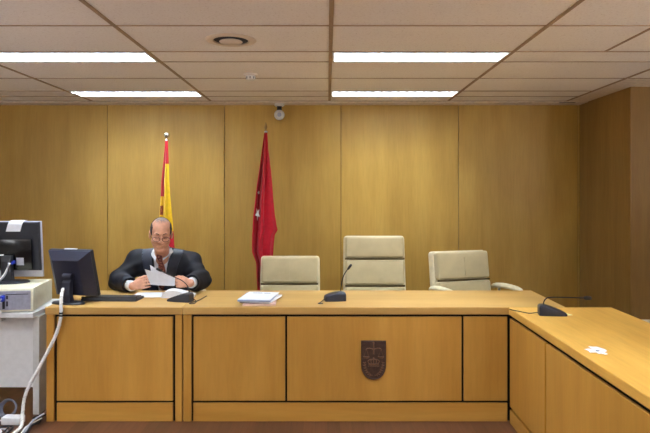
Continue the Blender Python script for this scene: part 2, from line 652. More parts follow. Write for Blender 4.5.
def ceiling_light(x0, y0, label, group=None):
    r = thing('ceiling_light', (x0 + .6, y0 + .15, CZ), label, 'ceiling light', group)
    f = MB()
    L, Wd, h = 1.172, .272, .10
    f.box(-L / 2, L / 2, -Wd / 2, -Wd / 2 + .012, -.006, h)
    f.box(-L / 2, L / 2, Wd / 2 - .012, Wd / 2, -.006, h)
    f.box(-L / 2, -L / 2 + .012, -Wd / 2 + .012, Wd / 2 - .012, -.006, h)
    f.box(L / 2 - .012, L / 2, -Wd / 2 + .012, Wd / 2 - .012, -.006, h)
    f.box(-L / 2, L / 2, -Wd / 2, Wd / 2, h, h + .01)
    f.build('housing', M['fixture'], r, world=False)
    MB().box(-L / 2 + .014, L / 2 - .014, -Wd / 2 + .014, Wd / 2 - .014, .085, .095).build('diffuser', M['lamp'], r, world=False)
    l = MB()
    for k in range(1, 15):
        xx = -L / 2 + L * k / 15
        l.box(xx - .0015, xx + .0015, -Wd / 2 + .013, Wd / 2 - .013, 0, .062)
    l.box(-L / 2 + .013, L / 2 - .013, -.002, .002, 0, .062)
    l.build('louver', M['louver'], r, world=False)
    return r


for lx, ly in lamps:
    near = abs(ly - 3.843) < .1
    rear = abs(ly - 5.343) < .1
    left = lx < -1
    if near or rear:
        if near:
            lb = 'long bright ceiling light cut by the left edge, nearer the camera' if left else 'long bright ceiling light above the bench, nearer the camera'
        else:
            lb = 'thin bright ceiling light near the wall above the seated man' if left else 'thin bright ceiling light near the wall above the tallest chair'
        ceiling_light(lx, ly, lb, 'recessed fluorescent ceiling lights')
    else:
        ceiling_light(lx, ly, 'recessed fluorescent ceiling light over the floor outside the view', 'recessed fluorescent ceiling lights')

# air diffuser, smoke detector, camera on the ceiling
r = thing('ceiling_vent', (-.585, 3.55, CZ), 'round white air vent in the ceiling tile', 'vent')
v = MB()
v.lathe([(.104, -.001), (.152, -.001), (.153, -.003), (.148, -.007), (.112, -.010), (.106, -.008)], seg=44, ring=True)
v.build('rim', M['vent_rim'], r, smooth=40, world=False)
MB().lathe([(0, -.001), (.1055, -.001), (.1055, -.002), (0, -.002)], seg=44).build('duct_opening', M['port_dark'], r, world=False)
MB().lathe([(0, -.003), (.05, -.004), (.066, -.009), (.07, -.013), (.064, -.018), (0, -.021)], seg=44).build('central_disc', M['vent_rim'], r, smooth=40, world=False)
r = thing('smoke_detector', (-.6, 4.58, CZ), 'small white smoke detector on the ceiling behind round vent', 'smoke detector')
MB().lathe([(.052, 0), (.054, -.012), (.05, -.016), (0, -.016)]).build('base', M['plaster'], r, smooth=40, world=False)
MB().lathe([(.038, -.016), (.036, -.042), (.028, -.05), (0, -.052)]).build('sensor_chamber', M['fixture'], r, smooth=40, world=False)
s_ = MB()
for k in range(8):
    a = 2 * PI * k / 8
    s_.box(-.004, .004, -.0385, -.034, -.04, -.024, mat=Matrix.Rotation(a, 4, 'Z'))
s_.build('inlet_slot', M['port_dark'], r, world=False)
r = thing('security_camera', (-.495, 6.03, CZ - .012), 'white round security camera hanging at the top of the wood wall', 'camera')
MB().lathe([(.05, 0), (.052, -.02), (.04, -.03), (0, -.03)]).build('ceiling_mount', M['fixture'], r, smooth=40, world=False)
MB().tube([(0, 0, -.03), (0, -.004, -.075)], .026).build('arm', M['mic_dark'], r, smooth=40, world=False)
MB().ball((0, -.008, -.118), .054, seg=24).build('camera_ball', M['glass_smoke'], r, smooth=180, world=False)
MB().lathe([(.02, 0), (.022, .006), (.016, .012), (0, .013)], mat=Matrix.Translation((.004, -.058, -.122)) @ Matrix.Rotation(rad(90), 4, 'X')).build('lens', M['grey_metal'], r, smooth=40, world=False)

# ------------------------------------------------------------------ the bench: three joined desks
ZT, YD, YB = 0.773, 3.95, 4.63
bench_group = None


def px_x(px, D=YD):
    return (px - VX) * D / F


r = thing('desk', (-1.443, 4.29, 0), 'beech desk module with one wide front panel where the robed man sits', 'desk')
MB().box(-1.905, -.9795, YD, YB, .723, ZT, bev=.005).build('worktop', M['top_x'], r)
MB().box(-1.898, -1.848, YD + .006, YB - .03, 0, .722, bev=.0015).build('side_panel', M['desk_v'], r)
MB().box(-1.028, -.9825, YD + .006, YB - .03, 0, .722, bev=.0015).build('side_panel', M['desk_v'], r)
MB().box(-1.829, -1.046, YD + .008, YD + .026, .1395, .707, bev=.0015).build('front_panel', M['desk_v'], r)
MB().box(-1.829, -1.046, YD + .008, YD + .026, 0, .1245, bev=.0015).build('plinth', M['desk_x'], r)
MB().box(-1.8475, -1.0285, YD + .0265, YD + .045, 0, .7225).build('reveal_backing', M['reveal'], r)

r = thing('bench', (.3, 4.29, 0), 'long beech courtroom bench with black reveals and a shield on its front', 'bench')
bench = r
MB().box(-.978, 1.61, YD, YB, .723, ZT, bev=.005).build('worktop', M['top_x'], r)
MB().box(-.9735, -.920, YD + .006, YB - .03, 0, .722, bev=.0015).build('side_panel', M['desk_v'], r)
MB().box(1.56, 1.60, YD + .006, YB - .03, 0, .722, bev=.0015).build('side_panel', M['desk_v'], r)
for a, b in ((-.905, -.2865), (-.2725, .9055), (.9205, 1.2155)):
    MB().box(a, b, YD + .008, YD + .026, .1395, .707, bev=.0015).build('front_panel', M['desk_v'], r)
MB().box(-.907, 1.2155, YD + .008, YD + .026, 0, .1245, bev=.0015).build('plinth', M['desk_x'], r)
MB().box(-.9195, 1.555, YD + .0265, YD + .045, 0, .7225).build('reveal_backing', M['reveal'], r)

# shield plaque on the bench front
sx, sz, sh, sw, yf = .3105, .5475, .262, .168, YD + .008
pl = []
hw = sw / 2
pl += [(-hw, 0), (hw, 0)]
for k in range(13):
    a = k / 12
    pl.append((hw * math.cos(a * PI / 2) ** .75 if k < 12 else 0.0, -sh * .62 - (sh * .38) * math.sin(a * PI / 2) ** 1.0 * (0.86 + .14 * a)))
pl += [(-x, z) for x, z in pl[2:-1]][::-1]
emb = MB().prism([(x + sx, z + sz) for x, z in pl], .012, mat=Matrix.Translation((0, yf - .012, 0))).build('shield_plaque', M['bronze'], r)
rim = MB()
loop = [Vector((x * .95 + sx, yf - .013, z * .965 + sz - .004)) for x, z in pl]
rim.tube(loop + [loop[0]], .0035, seg=6)
rim.build('rim', M['bronze'], emb)
yy = yf - .014
sc = MB()


def E(x, z, dy=0):
    return Vector((sx + x, yy - dy, sz + z))


sc.tube([E(0, -.008), E(0, -.09)], .0045, seg=8)
sc.ball(E(0, -.012), .007, 10)
sc.tube([E(-.052, -.062), E(-.045, -.052), E(-.025, -.05), E(0, -.056), E(.025, -.05), E(.045, -.052), E(.052, -.062)], .0035, seg=6, smooth=4)
for q in (-1, 1):
    sc.tube([E(q * .049, -.056), E(q * .066, -.104)], .0012, seg=5)
    sc.tube([E(q * .049, -.056), E(q * .032, -.104)], .0012, seg=5)
    sc.loft([[E(q * .049 + .022 * math.cos(a) * f, -.105 - g, .006 * math.sin(a) * f) for a in [2 * PI * k / 14 for k in range(14)]] for f, g in ((1, 0), (.9, .006), (.5, .012), (.1, .013))])
sc.build('scales_relief', M['bronze_light'], emb, smooth=40)
cr = MB()
cr.box(sx - .034, sx + .034, yy - .004, yy + .004, sz - .165, sz - .153, bev=.0015)
for q in (-2, -1, 0, 1, 2):
    cr.tube([E(q * .014, -.155), E(q * .019, -.138), E(q * .012, -.126), E(0, -.124)], .0033, seg=6, smooth=4)
cr.ball(E(0, -.118), .006, 10)
for q in range(-3, 4):
    cr.ball(E(q * .011, -.171), .0035, 8)
cr.build('crown_relief', M['bronze_light'], emb, smooth=40)
lv = MB()
for q in (-1, 1):
    arc = [E(q * (.006 + .056 * math.sin(a)), -.232 + .112 * (1 - math.cos(a)) * .8) for a in [i * .21 for i in range(8)]]
    lv.tube(arc, .002, seg=6)
    for i, pt in enumerate(arc[1:], 1):
        for ss in (-1, 1):
            d = (arc[i] - arc[i - 1]).normalized()
            nn = Vector((-d.z, 0, d.x)) * ss
            tip = pt + d * .012 + nn * .011
            lv.tube([pt, (pt + tip) / 2, tip], [.001, .0036, .0006], seg=6)
lv.build('laurel_relief', M['bronze_light'], emb, smooth=40)

r = thing('side_bench', (1.57, 2.7, 0), 'beech side bench running from the corner towards the camera', 'bench')
MB().box(1.2205, 1.915, 1.4, YD - .0012, .723, ZT, bev=.005).build('worktop', M['top_y'], r)
for a, b in ((3.302, 3.934), (2.08, 3.282), (1.43, 2.062)):
    MB().box(1.2235, 1.2415, a, b, .110, .701, bev=.0015).build('front_panel', M['desk_v'], r)
wing_plinth = wood('beech_base_crosswise', *DK, axis='Y', rough=0.38, across=6, fleck=0.06)
MB().box(1.2235, 1.2415, 1.43, 3.934, 0, .090, bev=.0015).build('plinth', wing_plinth, r)
MB().box(1.242, 1.262, 1.43, YD - .002, 0, .7225).build('reveal_backing', M['reveal'], r)
MB().box(1.86, 1.90, 1.43, YD - .002, 0, .7225, bev=.0015).build('rear_panel', M['desk_v'], r)
MB().box(1.263, 1.8595, 1.43, 1.47, 0, .7225, bev=.0015).build('side_panel', M['desk_v'], r)


# ------------------------------------------------------------------ chairs
def chair_back(root, W_, top, creases, tilt, cushion, shell):
    """reclined backrest; creases are heights above the floor, top first"""
    piv = Matrix.Translation((0, .25, .46)) @ Matrix.Rotation(-tilt, 4, 'X')
    H = (top - .46) / math.cos(tilt)
    hs = [H] + [(c_ - .46) / math.cos(tilt) for c_ in creases] + [.02]
    b = MB()
    # rounded slab shell, a touch wider than the cushions, tapering to the top
    prof = []
    for k in range(15):
        z = -.02 + (H + .015) * k / 14
        wz = W_ / 2 * (1.0 - .03 * k / 14)
        prof.append((wz, z))
    rings = []
    prof = prof[:-1] + [(W_ / 2 * .97 - .022 * (1 - math.cos(a * PI / 12)), H - .02 + .03 * math.sin(a * PI / 12)) for a in range(0, 7)]
    for wz, z in prof:
        ring = []
        for sgx, sgy in ((-1, -1), (1, -1), (1, 1), (-1, 1)):
            for q in range(5):
                a0 = {(-1, -1): PI, (1, -1): 1.5 * PI, (1, 1): 0, (-1, 1): .5 * PI}[(sgx, sgy)] + q * PI / 8
                ring.append(Vector((sgx * (wz - .022) + .022 * math.cos(a0), .045 + sgy * .022 + .022 * math.sin(a0), z)))
        rings.append(ring)
    b.loft(rings, mat=piv)
    b.build('back_shell', shell, root, smooth=50, world=False)
    for i in range(len(hs) - 1):
        zt, zb = hs[i], hs[i + 1]
        zt2 = zt - (.0 if i == 0 else .009)
        zb2 = zb + .009
        wz = W_ / 2 * (1 - .03 * (zt / H)) - .014
        cu = MB()
        halves = ((-wz, -.0015), (.0015, wz)) if False else ((-wz, wz),)
        for xa, xb in halves:
            bm = bmesh.new()
            bmesh.ops.create_cube(bm, size=1)
            for v in bm.verts:
                v.co = Vector(((xa + xb) / 2 + v.co.x * (xb - xa), -.025 + v.co.y * .095, (zt2 + zb2) / 2 + v.co.z * (zt2 - zb2)))
            bmesh.ops.bevel(bm, geom=list(bm.edges), offset=.026, segments=4, profile=0.6, affect='EDGES')
            # swell the front face
            bmesh.ops.subdivide_edges(bm, edges=[e for e in bm.edges if e.calc_length() > .09], cuts=6, use_grid_fill=True)
            for v in bm.verts:
                u = v.co.x / wz
                q = (v.co.z - (zt2 + zb2) / 2) / ((zt2 - zb2) / 2)
                if v.co.y < -.03:
                    v.co.y -= .014 * max(0, 1 - u * u) * max(0, 1 - q * q)
            cu._merge(bm, piv)
        cu.build('back_cushion', cushion, root, smooth=60, world=False)
    for c_ in hs[1:-1]:  # dark tube laid in each crease to stand for its shade
        MB().tube([piv @ Vector((-W_ / 2 * .93, -.052, c_)), piv @ Vector((-W_ / 4, -.058, c_ - .002)), piv @ Vector((W_ / 4, -.058, c_ - .002)), piv @ Vector((W_ / 2 * .93, -.052, c_))], .0075, smooth=4).build('crease_shade_strip', M['crease'], root, smooth=60, world=False)
    if len(creases) == 1:
        MB().box(-.0012, .0012, -.0885, -.08, hs[1] + .03, hs[0] - .05, mat=piv).build('back_seam', M['cream'], root, world=False)


def make_chair(loc, rz, label, W_, top, creases, lift=0.0, arm_z=.64, cushion=None, tilt=rad(9)):
    cu = cushion or M['cream']
    r = thing('office_chair', loc, label, 'chair', 'cream upholstered chairs behind the bench', rz)
    s = MB()
    s.box(-W_ / 2 + .01, W_ / 2 - .01, -.25, .24, .40, .50, bev=.035, seg=4)
    s.build('seat', cu, r, smooth=60, world=False)
    s = MB()
    s.box(-W_ / 2 + .02, W_ / 2 - .02, -.23, .27, .375, .399, bev=.008)
    s.build('seat_pan', M['cream_light'], r, smooth=60, world=False)
    chair_back(r, W_, top, creases, tilt, cu, M['cream_light'])
    for q in (-1, 1):
        a = MB()
        xx = q * (W_ / 2 + .035)
        rings = []
        path = [(-.155, arm_z - .035, .020), (-.135, arm_z - .016, .026), (-.07, arm_z - .006, .031), (.0, arm_z - .004, .032), (.12, arm_z - .008, .032), (.22, arm_z - .02, .030), (.27, arm_z - .035, .024)]
        for y_, z_, ww in path:
            rings.append([Vector((xx + ww * math.cos(t_), y_, z_ + .022 * math.sin(t_))) for t_ in [2 * PI * k / 14 for k in range(14)]])
        a.loft(rings)
        ar = a.build('armrest', M['cream_light'], r, smooth=60, world=False)
        for dy_ in (0, 1):
            sp = MB()
            if dy_ == 0:
                sp.tube([(xx, -.12, arm_z - .03), (xx, -.10, .48), (xx - q * .03, -.08, .40), (xx - q * .09, -.06, .372)], .013, smooth=4)
            else:
                sp.tube([(xx, .18, arm_z - .035), (xx, .16, .48), (xx - q * .03, .14, .40), (xx - q * .09, .12, .372)], .013, smooth=4)
            sp.build('arm_support', M['chair_metal'], ar, smooth=60, world=False)
    MB().lathe([(.05, .374), (.05, .34), (.028, .335), (.028, .22), (.036, .215), (.036, .09), (.02, .08)]).build('gas_column', M['chair_metal'], r, smooth=40, world=False)
    for k in range(5):
        a = 2 * PI * k / 5 + .3
        d = Vector((math.cos(a), math.sin(a), 0))
        lg = MB().tube([d * .02 + Vector((0, 0, .115)), d * .16 + Vector((0, 0, .105)), d * .29 + Vector((0, 0, .075))], [.026, .022, .014]).build('leg', M['chair_metal'], r, smooth=50, world=False)
        cs = MB()
        n_ = Vector((-d.y, d.x, 0))
        for q in (-1, 1):
            c0 = d * .29 + n_ * q * .017 + Vector((0, 0, .028))
            cs.tube([c0 - n_ * .009, c0 + n_ * .009], .028, seg=16)
        cs.tube([d * .29 + Vector((0, 0, .028)), d * .29 + Vector((0, 0, .08))], .006)
        cs.build('caster', M['black_plastic'], lg, smooth=50, world=False)
    return r


def back_at(px, D, off, rz):
    """floor point so that the backrest's middle falls on pixel px at depth D"""
    x = px_x(px, D)
    return (x + math.sin(rz) * off, D - math.cos(rz) * off, 0)


make_chair(back_at(290, 5.2, .31, 0), 0, 'cream office chair with low back in front of the red flag', .54, .972, [.738], arm_z=.60)
make_chair(back_at(374.3, 5.2, .33, 0), 0, 'tallest cream office chair, its back in three padded sections', .56, 1.150, [.956, .724], arm_z=.61)
make_chair(back_at(461, 5.25, .30, rad(17)), rad(17), 'cream office chair turned aside with both armrests showing, nearest the corner', .555, 1.012, [.764], arm_z=.735)
hid = make_chair((-1.35, 5.04, 0), 0, 'cream office chair under the seated robed man', .50, .655, [.575], arm_z=.58)


# ------------------------------------------------------------------ flags
def flag(name, label, px_pole, D, rows, folds, amp, colour, mats, phase=0.0, group='flags on poles by the rear wall'):
    x0 = px_x(px_pole, D)
    r = thing(name, (x0, D, 0), label, 'flag', group)
    nu = 64
    ys = [q[0] for q in rows]
    step = np.linspace(ys[0], ys[-1], 70)
    xl = np.interp(step, ys, [q[1] for q in rows])
    xr = np.interp(step, ys, [q[2] for q in rows])
    bm = bmesh.new()
    G = []
    for i, py in enumerate(step):
        row = []
        z = EYE - (py - VY) * D / F
        g = min(1, i / 18) ** .8
        for j in range(nu + 1):
            u = j / nu
            uu = u + .55 / folds / 6 * math.sin(2 * PI * folds * u + phase + .5) * math.sin(PI * u)
            x = px_x(xl[i] + (xr[i] - xl[i]) * uu, D)
            yq = D - .022 - g * amp * (.55 + .45 * math.sin(u * 5 + i * .03)) * math.sin(2 * PI * folds * u + phase + .012 * i) - g * .03 * math.sin(PI * u)
            row.append(bm.verts.new((x, yq, z)))
        G.append(row)
    for i in range(len(step) - 1):
        for j in range(nu):
            f = bm.faces.new((G[i][j], G[i + 1][j], G[i + 1][j + 1], G[i][j + 1]))
            f.material_index = colour((j + .5) / nu, (step[i] + step[i + 1]) / 2)
            f.smooth = True
    bmesh.ops.recalc_face_normals(bm, faces=bm.faces)
    bmesh.ops.solidify(bm, geom=list(bm.faces), thickness=.0015)
    me = bpy.data.meshes.new('flag_cloth')
    bm.to_mesh(me)
    bm.free()
    link_mesh('flag_cloth', me, mats, r)
    return r, x0


def flag_base(r, top):
    MB().lathe([(.0, 0), (.17, 0), (.17, .012), (.15, .02), (.04, .035), (.022, .05), (.022, .12), (0, .12)], seg=36).build('base', M['chrome'], r, smooth=40, world=False)
    MB().tube([(0, 0, .1), (0, 0, top)], .013, seg=16).build('pole', M['pole'], r, smooth=60, world=False)


D1 = 5.86


def es(u, y):
    if y < 163:
        return 0
    if y < 196 and u < .46 - .1 * max(0, y - 178) / 18:
        return 0
    if u > .62 and y > 232 + 14 * (.95 - u):
        return 0
    if .04 < u < .26 and 205 < y < 215:
        return 2
    return 1


r, fx = flag('national_flag', 'red and yellow flag furled on its pole behind the seated man', 166.6, D1,
             [(141, 166, 168.4), (150, 165.2, 168.9), (165, 164, 169.5), (180, 162.5, 170), (195, 162, 171), (210, 161, 172.5), (225, 160.5, 174), (240, 160, 175), (258, 160, 176.5), (300, 160, 177)],
             2.0, .028, es, [M['flag_red'], M['flag_yellow'], M['flag_crest']], phase=.6)
zt = EYE - (140 - VY) * D1 / F
flag_base(r, zt)
MB().lathe([(.0, zt - .02), (.016, zt - .02), (.016, zt + .005), (.008, zt + .012), (.012, zt + .02), (.026, zt + .032), (.031, zt + .05), (.026, zt + .068), (.012, zt + .078), (0, zt + .08)]).build('finial', M['chrome'], r, smooth=50, world=False)

r, fx = flag('regional_flag', 'crimson flag with white stars furled on its pole by the wood wall', 265.8, D1,
             [(133, 264.6, 267.4), (150, 262.5, 268.5), (170, 260, 271), (185, 257.6, 272.3), (200, 256, 273.4), (215, 254.2, 275), (225, 253.5, 276.6), (231, 253.2, 278), (233.5, 253, 275), (245, 252.8, 273.8), (252, 252.9, 273.4), (262, 257, 272.6), (275, 257.3, 272), (300, 259, 272)],
             2.6, .045, lambda u, y: 0, [M['flag_red']], phase=1.1)
zt = EYE - (131.5 - VY) * D1 / F
flag_base(r, zt)
MB().lathe([(0, zt - .01), (.016, zt - .01), (.017, zt + .0), (.01, zt + .006), (0, zt + .006)]).build('collar', M['white_plastic'], r, smooth=50, world=False)
MB().lathe([(0, zt + .004), (.006, zt + .006), (.006, zt + .02), (.014, zt + .035), (.016, zt + .045), (.008, zt + .075), (0, zt + .095)]).build('finial', M['pole'], r, smooth=50, world=False)


def star(cx, cz, w_, h_, rot, D):
    poly = []
    for k in range(10):
        rr = 1.0 if k % 2 == 0 else .4
        a = PI / 2 + k * PI / 5 + rot
        poly.append((cx + w_ * rr * math.cos(a), cz + h_ * rr * math.sin(a)))
    return MB().prism(poly, .002, mat=Matrix.Translation((0, D, 0)))


for px_, py_, w_, h_, rot, dy in ((258.6, 192.5, .014, .022, .3, .062), (257.6, 214, .026, .068, .5, .066)):
    p_ = at(px_, py_, D1 - dy)
    star(p_.x, p_.z, w_, h_, rot, p_.y).build('star', M['flag_white'], r)


# ------------------------------------------------------------------ microphones
def microphone(name_label, origin, rz, length, width, height, neck, cable, head_r=.0092, blunt=False):
    """local: the nose points to -X, the high end to +X"""
    r = thing('microphone', origin, name_label, 'microphone', 'gooseneck conference microphones', rz)
    L, Wd, H = length, width, height
    b = MB()
    rings = []
    for t_, wf, hf in ((0, .62, .16), (.03, .72, .26), (.2, .86, .48), (.5, .97, .78), (.78, 1, 1), (.95, .96, .98), (1, .88, .86)) if not blunt else \
            ((0, .86, .35), (.04, .95, .55), (.25, 1, .78), (.55, 1, .95), (.85, 1, 1), (.97, .95, .93), (1, .86, .8)):
        x = -L / 2 + L * t_
        hw_, h_ = Wd / 2 * wf, H * hf
        rr = min(.01, h_ * .4)
        rings.append([Vector((x, -hw_, 0)), Vector((x, -hw_, h_ - rr)), Vector((x, -hw_ + rr * .3, h_ - rr * .3)), Vector((x, -hw_ + rr, h_)),
                      Vector((x, hw_ - rr, h_)), Vector((x, hw_ - rr * .3, h_ - rr * .3)), Vector((x, hw_, h_ - rr)), Vector((x, hw_, 0))])
    b.loft(rings)
    b.build('base', M['mic_plastic'], r, smooth=35, world=False)
    sp = MB()
    sp.lathe([(.0, 0), (.012, 0), (.012, .003), (0, .003)], seg=18, mat=Matrix.Translation((L * .08, 0, H * .80)) @ Matrix.Rotation(rad(-14), 4, 'Y'))
    sp.build('talk_button', M['mic_dark'], r, world=False)
    inv = (Matrix.Translation(Vector(origin)) @ Matrix.Rotation(rz, 4, 'Z')).inverted()
    nk = [inv @ Vector(p_) for p_ in neck]
    MB().tube(nk, .0036, seg=10, smooth=6).build('gooseneck', M['mic_dark'], r, smooth=60, world=False)
    d = (nk[-1] - nk[-2]).normalized()
    e = nk[-1]
    MB().tube([e - d * .004, e, e + d * .012, e + d * .032, e + d * .04, e + d * .043], [.005, head_r * .8, head_r, head_r, head_r * .8, head_r * .3], seg=14).build('microphone_head', M['mic_dark'], r, smooth=50, world=False)
    if cable:
        MB().tube([inv @ Vector(p_) for p_ in cable], .0032, seg=8, smooth=5).build('cable', M['cable_black'], r, smooth=60, world=False)
    return r


o = (-1.050, 4.17, ZT)
microphone('black gooseneck microphone on the desk in front of the seated man', o, rad(-14), .178, .085, .062,
           [at(189.3, 297, 4.18), at(189, 290, 4.18), at(186.5, 284.5, 4.18), at(181, 280, 4.18), at(172, 276, 4.18), at(161.5, 271, 4.18)],
           [(-.972, 4.155, ZT + .012), (-.957, 4.16, ZT + .02), (-.93, 4.15, ZT + .0035), (-.925, 4.07, ZT + .0035), (-.955, 4.06, ZT + .0035), (-.955, 4.10, ZT + .0035), (-.92, 4.18, ZT + .0035), (-.90, 4.36, ZT + .0035)])
o = (.053, 4.2, ZT)
microphone('black gooseneck microphone standing upright before the tallest chair', o, rad(8), .15, .10, .062,
           [at(340.5, 295, 4.235), at(341, 288, 4.235), at(342.5, 279, 4.235), at(345, 273, 4.235), at(348, 269, 4.235)],
           [(-.018, 4.17, ZT + .015), (-.03, 4.15, ZT + .012), (-.05, 4.10, ZT + .0036), (-.065, 4.07, ZT + .0036), (-.03, 4.06, ZT + .0036)], blunt=True)
o = (1.420, 3.70, ZT)
microphone('black gooseneck microphone on the side bench, its neck bent flat', o, rad(180 - 10), .168, .085, .066,
           [at(543.5, 304.5, 3.70), at(544, 301.5, 3.70), at(546, 298.7, 3.69), at(550.5, 297.3, 3.68), at(566, 297.4, 3.66), at(584.5, 298, 3.65)],
           [(1.33, 3.71, ZT + .014), (1.315, 3.715, ZT + .012), (1.285, 3.74, ZT + .0036), (1.24, 3.80, ZT + .0036), (1.20, 3.86, ZT + .0036)], head_r=.012)

# scraps of paper on the side bench
tag(MB().box(-.035, .028, -.038, .038, 0, .0012, mat=Matrix.Rotation(.25, 4, 'Z')).build('sticky_note', M['note_yellow'], world=False), 'small yellow sticky note under the tip of the side bench microphone', 'note').location = (1.512, 3.725, ZT)
pts = []
random.seed(5)
for k in range(18):
    a = 2 * PI * k / 18
    q = 1 + random.uniform(-.5, .28)
    pts.append((.046 * q * math.cos(a), .07 * q * math.sin(a)))
tape = MB().loft([[Vector((x, y_, 0)) for x, y_ in pts], [Vector((x, y_, .0012)) for x, y_ in pts]])
tape = tape.build('torn_label', M['paper'], world=False)
tag(tape, 'torn scrap of white paper stuck to the side bench top', 'paper').location = (1.322, 2.865, ZT)
MB().loft([[Vector((x, y_, z_)) for x, y_ in ((-.014, -.006), (-.004, -.012), (.008, -.004), (.004, .004), (-.006, .010), (-.009, .002))] for z_ in (.0012, .002)]).build('tear', M['paper_grey'], tape, world=False)


# ------------------------------------------------------------------ stack of papers on the bench
def doc(name, mat, label, z, th, ang, cx, cy, w_=.218, d_=.30, cat='paper', curl=0.0):
    r = None
    g = MB()
    g.box(-w_ / 2, w_ / 2, -d_ / 2, d_ / 2, 0, th, bev=min(.001, th / 3), seg=1)
    o_ = g.build(name, mat, world=False)
    o_.location = (cx, cy, z)
    o_.rotation_euler = (0, 0, ang)
    return tag(o_, label, cat, 'papers stacked on the bench')


z = ZT
px0, py0 = -.485, 4.15
doc('folder', M['paper_pink'], 'pink folder at the bottom of the paper stack on the bench', z, .012, rad(3), px0 + .01, py0 - .005, .225, .29, 'folder')
z += .012
doc('folder', M['cable_black'], 'thin dark folder second from the bottom of the paper stack', z, .004, rad(-12), px0 + .01, py0 + .01, .215, .27, 'folder')
z += .004
doc('document', M['paper'], 'thick white document between the dark and the blue folder', z, .012, rad(-13), px0 + .012, py0 + .012, .225, .29)
z += .012
doc('folder', M['paper_blue'], 'blue folder near the top of the paper stack on the bench', z, .010, rad(-5), px0 - .005, py0, .23, .30, 'folder')
z += .010
d_ = doc('document', M['paper'], 'white printed document lying on top of the paper stack', z, .005, rad(-8), px0, py0 + .005, .225, .30)
for k, (a, b, y_) in enumerate(((-.07, .0, .1), (.012, .06, .095))):
    MB().box(a, b, y_ - .006, y_ + .006, .005, .0055).build('printed_line', M['paper_grey'], d_, world=False)

# ------------------------------------------------------------------ monitor and keyboard on the desk
def monitor_back(r, tiltm, W_, H_, bulge, shell, bezel, inset=.06):
    """the monitor seen from behind: back towards -Y, screen towards +Y; origin at the panel's middle"""
    fr = MB().box(-W_ / 2, W_ / 2, -.012, .018, -H_ / 2, H_ / 2, bev=.006, mat=tiltm).build('bezel', bezel, r, smooth=40, world=False)
    MB().box(-W_ / 2 + .02, W_ / 2 - .02, .018, .0195, -H_ / 2 + .02, H_ / 2 - .02, mat=tiltm).build('screen', M['screen'], fr, world=False)
    sh_ = MB()
    rr = []
    for y_, ix, it, ib in ((-.0121, .004, .004, .004), (-.02, .004, .004, .006), (-bulge, inset, inset * .8, inset * .5), (-bulge - .004, inset + .006, inset * .8 + .006, inset * .5 + .006)):
        rr.append([Vector((-W_ / 2 + ix, y_, -H_ / 2 + ib)), Vector((W_ / 2 - ix, y_, -H_ / 2 + ib)), Vector((W_ / 2 - ix, y_, H_ / 2 - it)), Vector((-W_ / 2 + ix, y_, H_ / 2 - it))])
    sh_.loft(rr, mat=tiltm)
    sh_.build('back_shell', shell, r, world=False)


mloc = Vector((-1.80, 4.10, ZT))
r = thing('monitor', mloc, 'black computer monitor seen from behind on the left end of the desk', 'monitor', None, rad(-13))
tm = Matrix.Translation((-.02, .075, .205)) @ Matrix.Rotation(rad(15), 4, 'X')
monitor_back(r, tm, .342, .345, .075, M['navy_plastic'], M['black_plastic'], .062)
MB().box(-.05, .05, -.001, .012, .1726, .1775, bev=.001, mat=tm).build('top_label', M['white_plastic'], r, world=False)
g = MB()
for k in range(9):
    g.box(-.08, .08, -.0815, -.0785, -.125 + k * .009, -.121 + k * .009, mat=tm)
g.build('vent_grille', M['port_dark'], r, world=False)
st = MB()
st.loft([[Vector((x, y_, z_)) for x, y_ in ((-.032, a), (.032, a), (.032, b), (-.032, b))] for a, b, z_ in ((-.05, .0, .012), (-.052, -.015, .06), (-.045, -.012, .15), (-.02, .01, .19))])
st.build('stand_neck', M['navy_plastic'], r, world=False)
MB().tube([(-.034, -.025, .188), (.034, -.025, .188)], .022, seg=18).build('hinge', M['navy_plastic'], r, smooth=40, world=False)
MB().loft([[Vector((.125 * math.cos(a) * f, -.02 + .06 * math.sin(a) * f, z_)) for a in [2 * PI * k / 32 for k in range(32)]] for f, z_ in ((1, 0), (1, .008), (.92, .014), (.3, .018))]).build('stand_foot', M['black_plastic'], r, smooth=30, world=False)

r = thing('keyboard', (-1.552, 4.236, ZT), 'flat black keyboard on the desk between monitor and papers', 'keyboard', None, rad(-2))
MB().loft([[Vector((x, y_, z_)) for x, y_ in ((-.2, -.075), (.2, -.075), (.2, .08), (-.2, .08))] for z_ in (0, .012)] + [[Vector((x, y_, .012 + (.012 if y_ < 0 else .004))) for x, y_ in ((-.196, -.07), (.196, -.07), (.196, .076), (-.196, .076))]]).build('case', M['black_plastic'], r, world=False)
MB().box(-.2, .2, -.0748, -.058, .0245, .032, bev=.003).build('rear_ridge', M['mic_dark'], r, world=False)
k_ = MB()
for i in range(5):
    for j in range(20):
        x = -.186 + j * .0187
        y_ = -.045 + i * .0235
        zz = .0205 - i * .0018
        k_.box(x, x + .0165, y_, y_ + .0195, zz, zz + .009, bev=.002, seg=1)
k_.build('keycaps', M['mic_dark'], r, world=False)

# ------------------------------------------------------------------ white table at the left with a computer and a second monitor
TZ = .72
r = thing('office_table', (-2.6, 4.4, 0), 'white office table at the left edge beside the wooden desk', 'table')
MB().box(-3.25, -2.02, 4.02, 4.56, .685, TZ, bev=.003).build('tabletop', M['white_laminate'], r)
MB().box(-2.052, -2.008, 4.08, 4.53, 0, .6845, bev=.002).build('leg_panel', M['grey_laminate'], r)
MB().box(-3.23, -3.184, 4.08, 4.53, 0, .6845, bev=.002).build('leg_panel', M['grey_laminate'], r)
MB().box(-3.1835, -2.0525, 4.11, 4.13, .18, .6845, bev=.001).build('modesty_panel', M['white_laminate'], r)
MB().box(-3.1, -2.25, 4.04, 4.10, .655, .684, bev=.003).build('cable_tray', M['grey_laminate'], r)

